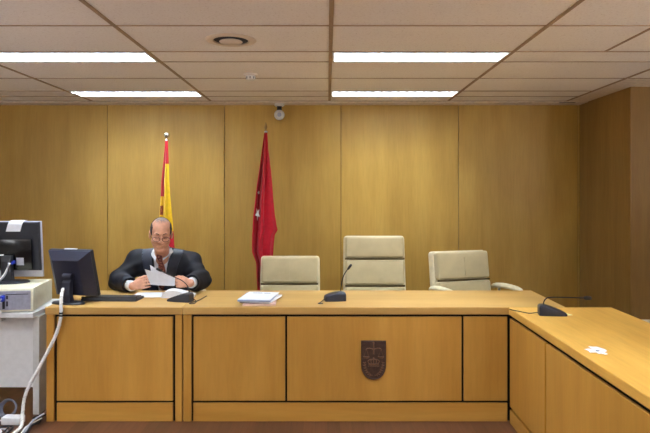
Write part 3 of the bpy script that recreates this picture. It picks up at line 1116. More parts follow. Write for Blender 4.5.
X0, X1, Y0, Y1, Z1 = -2.49, -2.036, 4.03, 4.49, TZ + .165
r = thing('computer', ((X0 + X1) / 2, (Y0 + Y1) / 2, TZ), 'beige desktop computer lying flat on the white table, ports facing out', 'computer')
MB().box(X0, X1, Y0 + .004, Y1, TZ + .006, Z1, bev=.006).build('case', M['beige_case'], r, smooth=40)
ft = [(X0 + .04, Y0 + .05), (X1 - .04, Y0 + .05), (X0 + .04, Y1 - .05), (X1 - .04, Y1 - .05)]
for x, y_ in ft:
    MB().lathe([(0, 0), (.012, 0), (.012, .008), (0, .008)], c=(x, y_, TZ)).build('foot', M['black_plastic'], r)
bp = MB().box(X0 + .014, X1 - .016, Y0, Y0 + .006, TZ + .02, Z1 - .016).build('back_plate', M['grey_metal'], r)
for k in range(7):
    x = X1 - .035 - k * .0205
    s_ = MB().box(x - .008, x + .008, Y0 - .003, Y0 + .001, TZ + .03, TZ + .118, bev=.001).build('slot_cover', M['grey_metal'], bp)
MB().box(X1 - .175, X1 - .03, Y0 - .002, Y0 + .001, TZ + .124, TZ + .128).build('slot_gap', M['port_dark'], bp)
fan = MB()
fan.lathe([(.034, 0), (.034, .004), (.03, .004), (.03, 0)], ring=True, mat=Matrix.Translation((X0 + .075, Y0, TZ + .085)) @ Matrix.Rotation(rad(90), 4, 'X'))
for k in range(4):
    fan.lathe([(.006 + k * .007, .001), (.006 + k * .007, .003), (.0085 + k * .007, .003), (.0085 + k * .007, .001)], ring=True, mat=Matrix.Translation((X0 + .075, Y0, TZ + .085)) @ Matrix.Rotation(rad(90), 4, 'X'))
fan.build('fan_grille', M['fixture'], bp)
for x0_, x1_, z0_, z1_, m_ in ((.258, .274, .028, .125, 'port_dark'), (.283, .294, .095, .118, 'port_dark'), (.283, .294, .045, .08, 'port_dark'), (.150, .245, .07, .125, 'white_plastic'), (.17, .22, .025, .045, 'port_dark')):
    MB().box(X0 + x0_, X0 + x1_, Y0 - .004, Y0 + .002, TZ + z0_, TZ + z1_, bev=.001).build('port', M[m_], bp)
pg = thing('video_plug', (X0 + .266, Y0 - .0055, TZ + .103), 'blue plug in the back of the beige computer', 'plug')
MB().box(-.012, .012, -.036, .0, -.02, .02, bev=.004).build('plug_body', M['blue_plug'], pg, world=False)
MB().tube([(0, -.034, 0), (0, -.055, -.004), (-.01, -.066, -.03), (-.02, -.05, -.078), (-.05, -.022, -.0985), (-.2, -.016, -.0985)], .0042, smooth=5).build('cable', M['cable_grey'], pg, smooth=60, world=False)
tag(MB().loft([[Vector((-.06, 0, 0)), Vector((.03, 0, 0)), Vector((.03, .012, 0)), Vector((-.06, .012, 0))], [Vector((-.05, .001, .03)), Vector((-.01, .001, .045)), Vector((-.01, .011, .045)), Vector((-.05, .011, .03))]]).build('paper_scrap', M['paper'], world=False), 'crumpled white scrap at the foot of the beige computer', 'paper').location = (X0 + .232, 4.016 + .0075, TZ)
bpy.data.objects['paper_scrap'].scale = (1, .5, 1)

comp = bpy.data.objects['computer']
CR = Matrix.Rotation(rad(10), 4, 'Z')
pivot = Vector((X1, Y0, TZ))
for nm in ('computer', 'video_plug', 'paper_scrap'):
    o_ = bpy.data.objects[nm]
    o_.location = Vector((-2.035, 4.05, TZ)) + CR @ (o_.location - pivot)
    o_.rotation_euler = (0, 0, rad(10))
ml = Vector((-2.335, 4.31, Z1))
r = thing('monitor', ml, 'dark backed monitor with white rim standing on the beige computer', 'monitor')
tm = Matrix.Translation((0, .03, .243)) @ Matrix.Rotation(rad(5), 4, 'X')
W_, H_ = .445, .415
fr = MB().box(-W_ / 2, W_ / 2, -.005, .016, -H_ / 2, H_ / 2, bev=.004, mat=tm).build('bezel', M['bezel_grey'], r, smooth=40, world=False)
MB().box(-W_ / 2 + .02, W_ / 2 - .02, .016, .0175, -H_ / 2 + .02, H_ / 2 - .02, mat=tm).build('screen', M['screen'], fr, world=False)
s_ = MB()
rr = []
for y_, ix, zt_, zb_ in ((-.0051, .006, .004, .052), (-.022, .006, .004, .052), (-.03, .012, .010, .058)):
    rr.append([Vector((-W_ / 2 + ix, y_, -H_ / 2 + zb_)), Vector((W_ / 2 - ix, y_, -H_ / 2 + zb_)), Vector((W_ / 2 - ix, y_, H_ / 2 - zt_)), Vector((-W_ / 2 + ix, y_, H_ / 2 - zt_))])
s_.loft(rr, mat=tm)
s_.build('back_shell', M['black_plastic'], r, world=False)
MB().box(-W_ / 2 + .05, W_ / 2 - .055, -.052, -.0301, -H_ / 2 + .06, H_ / 2 - .125, bev=.008, mat=tm).build('electronics_hump', M['screen'], r, smooth=40, world=False)
MB().loft([[Vector((x, y_, z_)) for x, y_ in ((-.035, a), (.035, a), (.035, b), (-.035, b))] for a, b, z_ in ((-.05, .0, .012), (-.055, -.01, .06), (-.06, -.02, .16), (-.05, -.02, .2))]).build('stand_neck', M['black_plastic'], r, world=False)
MB().loft([[Vector((.14 * math.cos(a) * f, .0 + .10 * math.sin(a) * f, z_)) for a in [2 * PI * k / 32 for k in range(32)]] for f, z_ in ((1, 0), (1, .008), (.92, .014), (.3, .02))]).build('stand_foot', M['black_plastic'], r, smooth=30, world=False)
MB().box(.055, .11, -.056, -.052, -.11, -.055, bev=.002, mat=tm).build('connector_panel', M['grey_metal'], r, world=False)
cb = MB()
cb.box(.015, .05, -.085, -.052, -.10, -.075, bev=.004, mat=tm)
cb.build('video_connector', M['blue_plug'], r, world=False)
for dz, rr_, m_ in ((0, .006, 'cable_grey'), (.012, .005, 'cable_white')):
    MB().tube([(.03 + dz, -.075, .15), (.04, -.10, .13), (.02, -.12, .06 + dz), (-.03, -.14, .02), (-.12, -.15, .007 + dz), (-.17, -.14, .007)], rr_, smooth=6).build('cable', M[m_], r, smooth=60, world=False)
MB().tube([(-.01, -.07, .21), (-.06, -.12, .2), (-.09, -.15, .12), (-.14, -.16, .06), (-.175, -.16, .01)], .004, smooth=6).build('cable', M['cable_white'], r, smooth=60, world=False)
nt_ = MB()
G = []
for i in range(9):
    t_ = i / 8
    row = []
    for j in range(5):
        x = -.01 + .105 * j / 4 + .02 * (1 - t_)
        if t_ < .25:
            row.append(tm @ Vector((x, .018 - .1 * t_ * 1.0, H_ / 2 + .006)))
        else:
            row.append(tm @ Vector((x - .012 * t_, -.0125 - .023 * min(1, (t_ - .25) * 6), H_ / 2 + .006 - .078 * (t_ - .25) / .75)))
    G.append(row)
nt_.sheet(G, .0008)
o_ = nt_.build('paper_note', M['paper'], world=False)
o_.location = ml
tag(o_, 'white paper note folded over the top of the white rimmed monitor', 'note')

# wrapped white cable from the desk monitor to the floor, and the tangle on the floor
path = [at(63, 289, 4.045), at(61.5, 296, 3.96), at(61, 306, 3.925), at(60.5, 318, 3.925), at(57, 332, 3.92), at(49, 349, 3.915), at(40, 366, 3.905), at(30, 384, 3.89), at(24.5, 398, 3.885), at(22.8, 412, 3.87), at(21.5, 424, 3.83)]
path[-1].z = .022
path.append(Vector((-1.995, 3.74, .014)))
path.append(Vector((-2.005, 3.55, .014)))
P_, R_ = spline(path, [.0135] * len(path), 10)
r = thing('wrapped_cable', (path[-1].x, path[-1].y, 0), 'thick white spiral wrapped cable hanging from the desk to the floor', 'cable')
MB().tube(P_, .0108, seg=14).build('cable', M['cable_white'], r, smooth=60)
hp = []
acc = 0
for i in range(len(P_) - 1):
    seg_ = P_[i + 1] - P_[i]
    t_ = seg_.normalized()
    a_ = t_.cross(Vector((0, 1, 0))).normalized()
    b_ = t_.cross(a_)
    for k in range(4):
        q = P_[i] + seg_ * (k / 4)
        ang = acc / .05 * 2 * PI
        hp.append(q + (a_ * math.cos(ang) + b_ * math.sin(ang)) * .0102)
        acc += seg_.length / 4
MB().tube(hp, .0030, seg=6).build('spiral_wrap', M['cable_wrap'], r, smooth=60)
for k, f in enumerate((.22, .235)):
    i = int(len(P_) * f)
    d = (P_[i + 1] - P_[i]).normalized()
    MB().tube([P_[i] - d * .006, P_[i] + d * .006], 0.0132, seg=14).build('cable_tie', M['cable_black'], r, smooth=60)

r = thing('power_adapter', (-2.105, 3.925, 0), 'white box shaped power adapter lying on the floor among the cables', 'power adapter', None, rad(-4))
MB().box(-.066, .066, -.035, .035, 0, .05, bev=.007).build('case', M['white_plastic'], r, smooth=40, world=False)
MB().tube([(-.06, 0, .022), (-.09, 0, .018), (-.12, .02, .008), (-.3, .03, .006)], .005, smooth=4).build('lead', M['cable_white'], r, smooth=60, world=False)
random.seed(11)


tg = MB()
tmats = [M['cable_grey'], M['cable_white'], M['cable_black']]
cables = [
    (0, .007, [(-1.885, 3.90, .075), (-1.93, 3.86, .05), (-1.945, 3.82, .03), (-1.94, 3.74, .012), (-1.93, 3.60, .008)]),
    (1, .005, [(-1.90, 3.90, .045), (-1.945, 3.85, .03), (-1.96, 3.80, .02), (-1.95, 3.70, .008), (-1.95, 3.55, .008)]),
    (2, .006, [(-1.92, 4.0, .03), (-1.945, 3.93, .035), (-1.97, 3.91, .02), (-1.975, 3.95, .008), (-1.95, 3.99, .012), (-1.93, 3.94, .02), (-1.955, 3.86, .008), (-1.935, 3.75, .007)]),
    (2, .005, [(-1.915, 3.96, .05), (-1.95, 3.91, .052), (-1.975, 3.93, .03), (-1.955, 3.98, .02), (-1.925, 3.92, .01), (-1.925, 3.82, .03), (-1.915, 3.72, .008)]),
    (0, .0055, [(-2.5, 3.80, .006), (-2.35, 3.79, .006), (-2.18, 3.80, .012), (-2.075, 3.79, .012), (-2.05, 3.70, .008), (-2.06, 3.55, .006)]),
    (2, .006, [(-2.5, 3.84, .006), (-2.35, 3.83, .006), (-2.2, 3.83, .008), (-2.07, 3.83, .02), (-2.035, 3.76, .02), (-2.04, 3.55, .006)]),
    (1, .006, [(-2.5, 3.74, .006), (-2.35, 3.73, .006), (-2.24, 3.75, .016), (-2.10, 3.76, .02), (-2.075, 3.66, .01), (-2.09, 3.5, .006)]),
    (2, .005, [(-2.5, 3.77, .006), (-2.38, 3.755, .012), (-2.25, 3.77, .018), (-2.09, 3.81, .024), (-2.055, 3.74, .03), (-2.07, 3.5, .008)]),
]
for mi, rad_, pts in cables:
    n0 = len(tg.bm.faces)
    tg.tube([Vector(p_) for p_ in pts], rad_, smooth=6, seg=8)
    tg.bm.faces.ensure_lookup_table()
    for f in tg.bm.faces[n0:]:
        f.material_index = mi
o_ = tg.build('cable_tangle', tmats, smooth=60, loc=(-1.95, 3.8, 0))
o_['kind'] = 'stuff'
tag(o_, 'tangle of grey, white and black cables on the floor by the desk', 'cables')
coil = []
for k in range(61):
    a = 2 * PI * 4 * k / 60
    rr_ = .062 - .0045 * (k / 15)
    coil.append(Vector((-2.185 + rr_ * math.cos(a), 4.0 + .022 * (k / 60) + .018 * math.sin(a), 0.068 + rr_ * math.sin(a))))
tag(MB().tube(coil, .0055, seg=8).build('coiled_cable', M['cable_dim'], smooth=60, loc=(-2.185, 4.0, 0)), 'coil of grey cable under the white table', 'cable')

# pale low cabinet against the alcove wall, behind the outer edge of the side bench
r = thing('low_cabinet', (3.1, 4.93, 0), 'low pale cabinet at the right edge, beyond the side bench', 'cabinet')
MB().box(2.665, 3.56, 4.78, 5.09, .42, .443, bev=.002).build('cabinet_top', M['white_laminate'], r)
MB().box(2.675, 3.55, 4.81, 5.085, .05, .4195, bev=.002).build('body', M['grey_laminate'], r)
MB().box(2.69, 3.535, 4.83, 5.08, 0, .0495).build('plinth', M['reveal'], r)
for a, b in ((2.68, 3.11), (3.116, 3.546)):
    dd = MB().box(a, b, 4.791, 4.8095, .06, .412, bev=.0015).build('door', M['white_laminate'], r)
    xm = b - .03 if a < 3 else a + .03
    MB().tube([(xm, 4.79, .32), (xm, 4.775, .32), (xm, 4.775, .22), (xm, 4.79, .22)], .004).build('handle', M['chair_metal'], dd, smooth=60)



# ------------------------------------------------------------------ the seated man: smooth implicit surfaces
class Field:
    def __init__(s, lo, hi, h):
        s.lo, s.h = np.array(lo, float), h
        s.n = np.ceil((np.array(hi) - s.lo) / h).astype(int) + 1
        s.a = np.full(tuple(s.n), 1.0, np.float32)

    def _grid(s, lo, hi):
        i0 = np.clip(np.floor((np.array(lo) - s.lo) / s.h).astype(int), 0, s.n - 1)
        i1 = np.clip(np.ceil((np.array(hi) - s.lo) / s.h).astype(int) + 1, 1, s.n)
        sl = tuple(slice(a, b) for a, b in zip(i0, i1))
        ax = [(np.arange(a, b) * s.h + o).astype(np.float32) for a, b, o in zip(i0, i1, s.lo)]
        return sl, ax[0][:, None, None], ax[1][None, :, None], ax[2][None, None, :]

    def op(s, f, lo, hi, k=0.0, sub=False):
        sl, X, Y, Z = s._grid(lo, hi)
        d = f(X, Y, Z).astype(np.float32)
        a = s.a[sl]
        if sub:
            d = -d
            if k:
                h = np.clip(.5 - .5 * (d - a) / k, 0, 1)
                s.a[sl] = a * (1 - h) + d * h * 1.0 + 0 * a + k * h * (1 - h) if False else np.maximum(a, d) + np.maximum(k - np.abs(a - d), 0) ** 2 / (4 * k)
            else:
                s.a[sl] = np.maximum(a, d)
        else:
            if k:
                s.a[sl] = np.minimum(a, d) - np.maximum(k - np.abs(a - d), 0) ** 2 / (4 * k)
            else:
                s.a[sl] = np.minimum(a, d)
        return s

    def cone(s, a, b, r1, r2, k=.01, m=.05, **kw):
        """tapered capsule"""
        a, b = np.array(a, float), np.array(b, float)
        ab = b - a
        L2 = max(1e-9, ab @ ab)

        def f(X, Y, Z):
            t = np.clip(((X - a[0]) * ab[0] + (Y - a[1]) * ab[1] + (Z - a[2]) * ab[2]) / L2, 0, 1)
            return np.sqrt((X - a[0] - t * ab[0]) ** 2 + (Y - a[1] - t * ab[1]) ** 2 + (Z - a[2] - t * ab[2]) ** 2) - (r1 + (r2 - r1) * t)
        R = max(r1, r2) + m + k
        return s.op(f, np.minimum(a, b) - R, np.maximum(a, b) + R, k, **kw)

    def chain(s, pts, rs, k=.01, **kw):
        for i in range(len(pts) - 1):
            s.cone(pts[i], pts[i + 1], rs[i], rs[i + 1], k, **kw)
        return s

    def ell(s, c, r, k=.01, R=None, m=.05, **kw):
        c, r = np.array(c, float), np.array(r, float)
        R3 = np.array(R) if R is not None else np.eye(3)

        def f(X, Y, Z):
            x, y, z = X - c[0], Y - c[1], Z - c[2]
            u = (R3[0, 0] * x + R3[1, 0] * y + R3[2, 0] * z)
            v = (R3[0, 1] * x + R3[1, 1] * y + R3[2, 1] * z)
            w = (R3[0, 2] * x + R3[1, 2] * y + R3[2, 2] * z)
            k0 = np.sqrt((u / r[0]) ** 2 + (v / r[1]) ** 2 + (w / r[2]) ** 2)
            k1 = np.sqrt((u / r[0] ** 2) ** 2 + (v / r[1] ** 2) ** 2 + (w / r[2] ** 2) ** 2) + 1e-9
            return k0 * (k0 - 1) / k1
        q = r.max() + m + k
        return s.op(f, c - q, c + q, k, **kw)

    def mesh(s, name, iso=0.0):
        b = s.h * 3
        arr = np.ascontiguousarray(np.clip(s.a, -b, b).astype(np.float32))
        arr[0], arr[-1], arr[:, 0], arr[:, -1], arr[:, :, 0], arr[:, :, -1] = b, b, b, b, b, b
        g = vdb.FloatGrid(b)
        g.copyFromArray(arr)
        pts, quads = g.convertToQuads(iso)
        P = np.asarray(pts, float) * s.h + s.lo
        me = bpy.data.meshes.new(name)
        me.from_pydata(P.tolist(), [], np.asarray(quads)[:, ::-1].tolist())
        bm = bmesh.new()
        bm.from_mesh(me)
        bmesh.ops.smooth_vert(bm, verts=bm.verts, factor=.5, use_axis_x=True, use_axis_y=True, use_axis_z=True)
        bmesh.ops.recalc_face_normals(bm, faces=bm.faces)
        bm.to_mesh(me)
        bm.free()
        return me


def np3(v):
    return np.array([v.x, v.y, v.z])


# joints, person faces the camera (towards -Y), leaning over the desk's rear edge
HEAD = at(160.9, 234.4, 4.60)
NECK = Vector((-1.345, 4.79, 1.03))
SHO = [Vector((-1.555, 4.84, .985)), Vector((-1.135, 4.84, .968))]
ELB = [Vector((-1.675, 4.70, .838)), Vector((-1.020, 4.69, .850))]
WRI = [at(132.5, 286.3, 4.47), at(190.5, 283.0, 4.44)]
HR = Matrix.Rotation(rad(17), 3, 'Z') @ Matrix.Rotation(rad(2), 3, 'Y') @ Matrix.Rotation(rad(14), 3, 'X')       # head tipped towards the papers
HS = Vector((1.06, 1.06, 1.07))


def hp3(x, y_, z_):
    return HEAD + HR @ Vector((x * HS.x, y_ * HS.y, z_ * HS.z))


HRn = np.array(HR)
body = Field((-1.80, 4.25, .46), (-.92, 5.20, 1.40), .0045)
# torso
body.ell((-1.35, 4.97, .58), (.17, .13, .14), .04)
body.ell((-1.35, 4.93, .72), (.165, .125, .18), .06)
body.ell((-1.35, 4.87, .90), (.175, .11, .16), .06)
body.cone(SHO[0] - Vector((0, -.01, .02)), SHO[1] - Vector((0, -.01, .02)), .038, .038, .04)
for s_, e_, w_ in zip(SHO, ELB, WRI):
    body.cone(NECK - Vector((0, -.03, .07)), s_ - Vector((0, -.01, .02)), .035, .035, .03)
    body.cone(s_, e_, .052, .043, .02)
    body.cone(e_, w_, .042, .027, .015)
# neck and head
body.cone(NECK - Vector((0, 0, .05)), hp3(0, .03, -.055), .058, .057, .03)


def he(c, r, k, **kw):
    body.ell(np3(hp3(*c)), np.array(r) * np.array(HS), k, R=HRn, **kw)


def hc(a, b, r1, r2, k, **kw):
    body.cone(np3(hp3(*a)), np3(hp3(*b)), r1, r2, k, **kw)


he((0, .014, .036), (.074, .094, .084), .01)
he((0, -.022, -.03), (.062, .066, .082), .02)
for q in (-1, 1):
    hc((q * .05, .0, -.05), (q * .022, -.06, -.098), .019, .015, .02)
    he((q * .040, -.062, -.028), (.022, .018, .022), .02)
he((0, -.068, -.104), (.024, .019, .016), .02)
hc((-.042, -.074, .026), (.042, -.074, .026), .011, .011, .012)
for q in (-1, 1):
    he((q * .031, -.092, .006), (.018, .013, .011), .012, sub=True)
    he((q * .031, -.074, .005), (.0125, .0125, .0115), .003)
hc((0, -.080, .014), (0, -.106, -.030), .0075, .012, .008)
for q in (-1, 1):
    he((q * .012, -.092, -.033), (.0085, .010, .008), .006)
he((0, -.083, -.060), (.024, .010, .0055), .006)
he((0, -.081, -.071), (.020, .010, .0065), .006)
hc((-.022, -.093, -.0655), (.022, -.093, -.0655), .002, .002, .003, sub=True)
for q in (-1, 1):
    he((q * .079, .012, -.006), (.008, .019, .033), .006)
    he((q * .087, .008, .0), (.005, .009, .016), .004, sub=True)


# hands
def hand(wr, f, u, n, curls, spread, thumb):
    """f: fingers' direction, u: towards the thumb side, n: the side the palm faces"""
    f, u, n = f.normalized(), u.normalized(), n.normalized()
    pc_ = wr + f * .05
    for q in (-.024, -.008, .008, .024):
        body.cone(np3(wr + u * q * .55), np3(wr + f * (.088 - abs(q - .004) * .25) + u * q * 1.2), .0155, .0115, .010)
    lens = (.062, .074, .080, .072)
    for i, q in enumerate((-.030, -.0105, .0095, .0295)):
        p0 = wr + f * (.085 if i else .078) + u * q
        L_ = lens[i]
        ang = 0.0
        pts = [p0]
        fd = (f + u * q * spread).normalized()
        for seg_, cf in zip((.46, .31, .23), curls):
            ang += cf
            d_ = fd * math.cos(ang) + n * math.sin(ang)
            pts.append(pts[-1] + d_ * L_ * seg_)
        body.chain([np3(p_) for p_ in pts], [.0098, .0090, .0082, .0070] if i else [.0085, .0078, .007, .006], .003)
    tp = [wr + f * .025 + u * .024, wr + f * thumb[0][0] + u * thumb[0][1] + n * thumb[0][2], wr + f * thumb[1][0] + u * thumb[1][1] + n * thumb[1][2], wr + f * thumb[2][0] + u * thumb[2][1] + n * thumb[2][2]]
    body.chain([np3(p_) for p_ in tp], [.016, .0125, .0105, .0085], .006)


# his right hand (left in the picture) supports the sheets from the camera side, thumb on their far side
hand(WRI[0], Vector((.9, -.12, .22)), Vector((-.2, .10, .97)), Vector((.15, 1, .02)), (.28, .45, .35), 3.0,
     ((.055, .045, .018), (.085, .05, .045), (.112, .046, .05)))
# his left hand closes on the sheets' other edge
hand(WRI[1], Vector((-.9, -.22, .06)), Vector((-.10, .15, 1.0)), Vector((-.25, 1, -.1)), (.62, .85, .6), 1.5,
     ((.055, .040, .022), (.086, .042, .034), (.112, .034, .036)))
body.a = np.maximum(body.a, (.53 - body._grid(body.lo, body.lo + body.n * body.h)[3]).astype(np.float32))
me = body.mesh('person')
PB = Vector((-1.35, 4.97, .45))
person = link_mesh('person', me, M['skin'], None, 180, loc=PB)
tag(person, 'balding man in dark robe and tie seated at desk reading papers', 'person')


def child(name, mb_or_me, mat, parent=person, smooth=180):
    if isinstance(mb_or_me, MB):
        return mb_or_me.build(name, mat, parent, smooth)
    return link_mesh(name, mb_or_me, mat, parent, smooth)


# clothes
def torso_field(fl, grow):
    fl.ell((-1.35, 4.97, .58), (.19 + grow, .15 + grow, .16 + grow), .05)
    fl.ell((-1.35, 4.93, .72), (.18 + grow, .14 + grow, .2 + grow), .07)
    fl.ell((-1.35, 4.87, .90), (.19 + grow, .125 + grow, .165 + grow), .07)
    fl.cone(SHO[0] - Vector((0, 0, .012)), SHO[1] - Vector((0, 0, .012)), .062 + grow, .062 + grow, .06)
    for s_ in SHO:
        fl.cone(NECK - Vector((0, -.02, .06)), s_, .055 + grow, .055 + grow, .05)


shirt = Field((-1.66, 4.55, .62), (-1.03, 5.10, 1.16), .006)
torso_field(shirt, 0)
ax = np3((hp3(0, .03, -.055) - NECK).normalized())
nk0 = np3(NECK)
shirt.cone(nk0 - ax * .02, nk0 + ax * .06, .080, .068, .02)
shirt.cone(nk0 + ax * .05, nk0 + ax * .2, .060, .058, .0, sub=True)
shirt.op(lambda X, Y, Z: (Z - .70) + 0 * X + 0 * Y, (-3, 3, 0), (3, 6, 2), 0, sub=False) if False else None
child('shirt', shirt.mesh('shirt'), M['shirt'])


def front_y(fl, x, z_, off=0.0):
    """y of the first surface met going away from the camera"""
    i = int(round((x - fl.lo[0]) / fl.h))
    k = int(round((z_ - fl.lo[2]) / fl.h))
    col = fl.a[i, :, k]
    j = int(np.argmax(col < 0))
    return fl.lo[1] + fl.h * j + off if (col < 0).any() else 4.75


cxn = NECK.x
robe = Field((-1.86, 4.33, .46), (-.85, 5.22, 1.16), .007)
torso_field(robe, .028)
for s_, e_, w_, slv in zip(SHO, ELB, WRI, (.80, .93)):
    robe.cone(s_, e_, .084, .074, .04)
    d_ = (w_ - e_)
    robe.cone(e_, e_ + d_ * slv, .074, .060, .03)
    robe.cone(e_ + Vector((0, .02, -.01)), e_ + d_ * .55 + Vector((0, .0, -.008)), .075, .06, .03)


def folds(X, Y, Z):
    q = (.0045 * np.sin(46 * (X * .6 + Z * .55) + 3 * np.sin(9 * Y)) + .003 * np.sin(85 * (X * .4 - Z * .5) + 4 * np.sin(12 * Z + 5 * Y)))
    return q


sl, X, Y, Z = robe._grid(robe.lo, robe.lo + robe.n * robe.h)
robe.a += (folds(X, Y, Z) * np.clip((np.abs(X - cxn) - .06) / .12, .12, 1)).astype(np.float32)
# flat bottom where the sleeves lie on the desk
robe.a = np.maximum(robe.a, np.where(Y + 0 * X + 0 * Z < 4.66, (ZT + .004) - Z + 0 * X + 0 * Y, -1).astype(np.float32))
# sleeve mouths cut square and hollow
for e_, w_, slv in zip(ELB, WRI, (.80, .93)):
    d_ = w_ - e_
    t = np3(d_.normalized())
    m0 = np3(e_ + d_ * slv)
    cut = (X - m0[0]) * t[0] + (Y - m0[1]) * t[1] + (Z - m0[2]) * t[2]
    rad_ = np.sqrt(np.maximum((X - m0[0]) ** 2 + (Y - m0[1]) ** 2 + (Z - m0[2]) ** 2 - cut ** 2, 0))
    near_ = (rad_ < .16) & (cut > -.05) & (cut < .2)
    robe.a = np.where(near_, np.maximum(robe.a, cut), robe.a).astype(np.float32)
    robe.cone(m0 - t * .05, m0 + t * .06, .040, .056, 0, sub=True)
robe.a = np.maximum(robe.a, (.512 - Z + 0 * X + 0 * Y).astype(np.float32))
# open front
hw_ = .047 + np.clip(Z - .90, -.2, .3) * .16
vcut = np.maximum(np.abs(X - (cxn - (1.0 - Z) * .03)) - hw_, Y - 4.87)
vcut = np.maximum(vcut, .72 - Z)
robe.a = np.maximum(robe.a, -vcut.astype(np.float32))
# room for the neck and collar
tt = (X - nk0[0]) * ax[0] + (Y - nk0[1]) * ax[1] + (Z - nk0[2]) * ax[2]
rr = np.sqrt(np.maximum((X - nk0[0]) ** 2 + (Y - nk0[1]) ** 2 + (Z - nk0[2]) ** 2 - tt ** 2, 0))
robe.a = np.maximum(robe.a, -np.maximum(rr - .078, -.03 - tt).astype(np.float32))
child('robe', robe.mesh('robe'), M['robe'])
# satin facings down both edges of the opening
sat = Field(robe.lo, robe.lo + (robe.n - 1) * robe.h, robe.h)
dx_ = np.abs(X - (cxn - (1.0 - Z) * .03)) - hw_
wid = .075 + np.clip(Z - .85, 0, .3) * .12
band = np.maximum(np.maximum(.002 - dx_, dx_ - wid), np.maximum(Y - 4.83, .74 - Z))
shell = np.maximum(robe.a - .005, -(robe.a + .004))
sat.a = np.maximum(shell, band).astype(np.float32)[:robe.n[0], :robe.n[1], :robe.n[2]]
child('satin_facing', sat.mesh('satin_facing'), M['satin'])

# shirt collar, tie, cuffs
for q in (-1, 1):
    G = []
    for i in range(7):
        t_ = i / 6
        a = (-PI / 2) + q * (.22 + 1.5 * t_)
        R0, R1 = .0665, .084
        top_ = NECK + Vector((R0 * math.cos(a), R0 * math.sin(a) * .95 - .012, .045 + .018 * t_))
        drop = .06 * (1 - t_) ** 1.5 + .012
        bot = NECK + Vector((R1 * math.cos(a) + q * .012 * (1 - t_), R1 * math.sin(a) - .012 - .012 * (1 - t_), .045 - drop))
        G.append([top_, (top_ + bot) / 2 + Vector((0, -.005, .004)), bot])
    child('collar', MB().sheet(G, .003), M['shirt'], smooth=60)
rows = []
for z_, w_ in ((1.052, .018), (1.045, .024), (1.02, .021), (1.000, .015), (.96, .024), (.90, .033), (.84, .038), (.78, .036), (.74, .0)):
    xx = cxn + .004 + (1.0 - z_) * .02
    yy_ = min(front_y(shirt, xx, min(z_, 1.03)), front_y(shirt, xx - .03, min(z_, 1.03)), front_y(shirt, xx + .03, min(z_, 1.03))) - .010
    if z_ > .99:
        yy_ -= .014
    rows.append([Vector((xx + w_ * u, yy_ - .008 * (1 - u * u), z_)) for u in (-1, -.5, 0, .5, 1)])
child('tie', MB().sheet(rows, .004), M['tie'], smooth=60)
for e_, w_ in zip(ELB, WRI):
    d_ = (w_ - e_).normalized()
    c_ = MB().tube([w_ - d_ * .075, w_ - d_ * .055, w_ - d_ * .012, w_ - d_ * .008], [.036, .040, .041, .038], seg=20)
    child('shirt_cuff', c_, M['shirt'], smooth=60)

# trousers and shoes under the desk
tr = Field((-1.70, 4.20, .02), (-1.0, 5.2, .70), .009)
tr.ell((-1.35, 4.98, .57), (.19, .15, .085), .03)
for q in (-1, 1):
    hipp, kn, an = (-1.35 + q * .09, 4.95, .575), (-1.35 + q * .13, 4.50, .555), (-1.35 + q * .13, 4.46, .11)
    tr.cone(hipp, kn, .082, .064, .03)
    tr.cone(kn, an, .062, .048, .02)
tX, tY, tZ = tr._grid(tr.lo, tr.lo + tr.n * tr.h)[1:]
tr.a = np.maximum(tr.a, np.where(tY + 0 * tX + 0 * tZ > 4.62, .508 - tZ + 0 * tX + 0 * tY, -1).astype(np.float32))
child('trousers', tr.mesh('trousers'), M['trouser'])
for q in (-1, 1):
    s_ = Field((-1.35 + q * .13 - .07, 4.15, 0), (-1.35 + q * .13 + .07, 4.58, .16), .006)
    s_.cone((-1.35 + q * .13, 4.50, .042), (-1.35 + q * .14, 4.26, .032), .040, .034, .01)
    s_.cone((-1.35 + q * .13, 4.46, .10), (-1.35 + q * .13, 4.45, .05), .042, .040, .02)
    s_.a = np.maximum(s_.a, (.006 - s_._grid(s_.lo, s_.lo + s_.n * s_.h)[3]).astype(np.float32))
    child('shoe', s_.mesh('shoe'), M['leather'])

# hair: sides and back full, the top thin
hf = Field(np3(HEAD) - .16, np3(HEAD) + .17, .004)


def hloc(X, Y, Z):
    x, y_, z_ = X - HEAD.x, Y - HEAD.y, Z - HEAD.z
    return [(HRn[0, i] * x + HRn[1, i] * y_ + HRn[2, i] * z_) / HS[i] for i in range(3)]


_, X, Y, Z = hf._grid(hf.lo, hf.lo + hf.n * hf.h)
u_, v_, w_ = hloc(X, Y, Z)
q0 = np.sqrt((u_ / .0785) ** 2 + ((v_ - .014) / .099) ** 2 + ((w_ - .036) / .0885) ** 2)
shellh = (q0 - 1) * .08 + .0012 * np.sin(220 * u_ + 60 * v_) * np.sin(190 * w_)
side = np.maximum(np.maximum(.056 + .22 * np.clip(w_ - .05, 0, .1) - np.abs(u_), -.035 - v_), np.maximum(-.035 - w_ + np.clip(-v_ - .0, 0, .1) * .4, 0 * u_ - 1))
backh = np.maximum(.045 - v_ - np.clip(w_ - .07, 0, .05) * .3, -.07 - w_)
hf.a = np.maximum(shellh, np.minimum(side, backh)).astype(np.float32)
child('hair', hf.mesh('hair'), M['hair'])
st = MB()
random.seed(3)
for k in range(110):
    u = random.gauss(.004, .026)
    if abs(u) > .058:
        continue
    v0 = -.050 + 14 * u * u + random.uniform(0, .03)
    pts = []
    for i in range(6):
        v = v0 + .060 * i / 5
        uu = u * (1 + .05 * i / 5) + .003 * math.sin(i * .7 + k)
        q = 1 - (uu / .074) ** 2 - ((v - .014) / .094) ** 2
        pts.append(hp3(uu, v, .036 + .0845 * math.sqrt(max(q, .01)) + .0002))
    st.tube(pts, [.0004, .0008, .0010, .0011, .0012, .0012], seg=5)
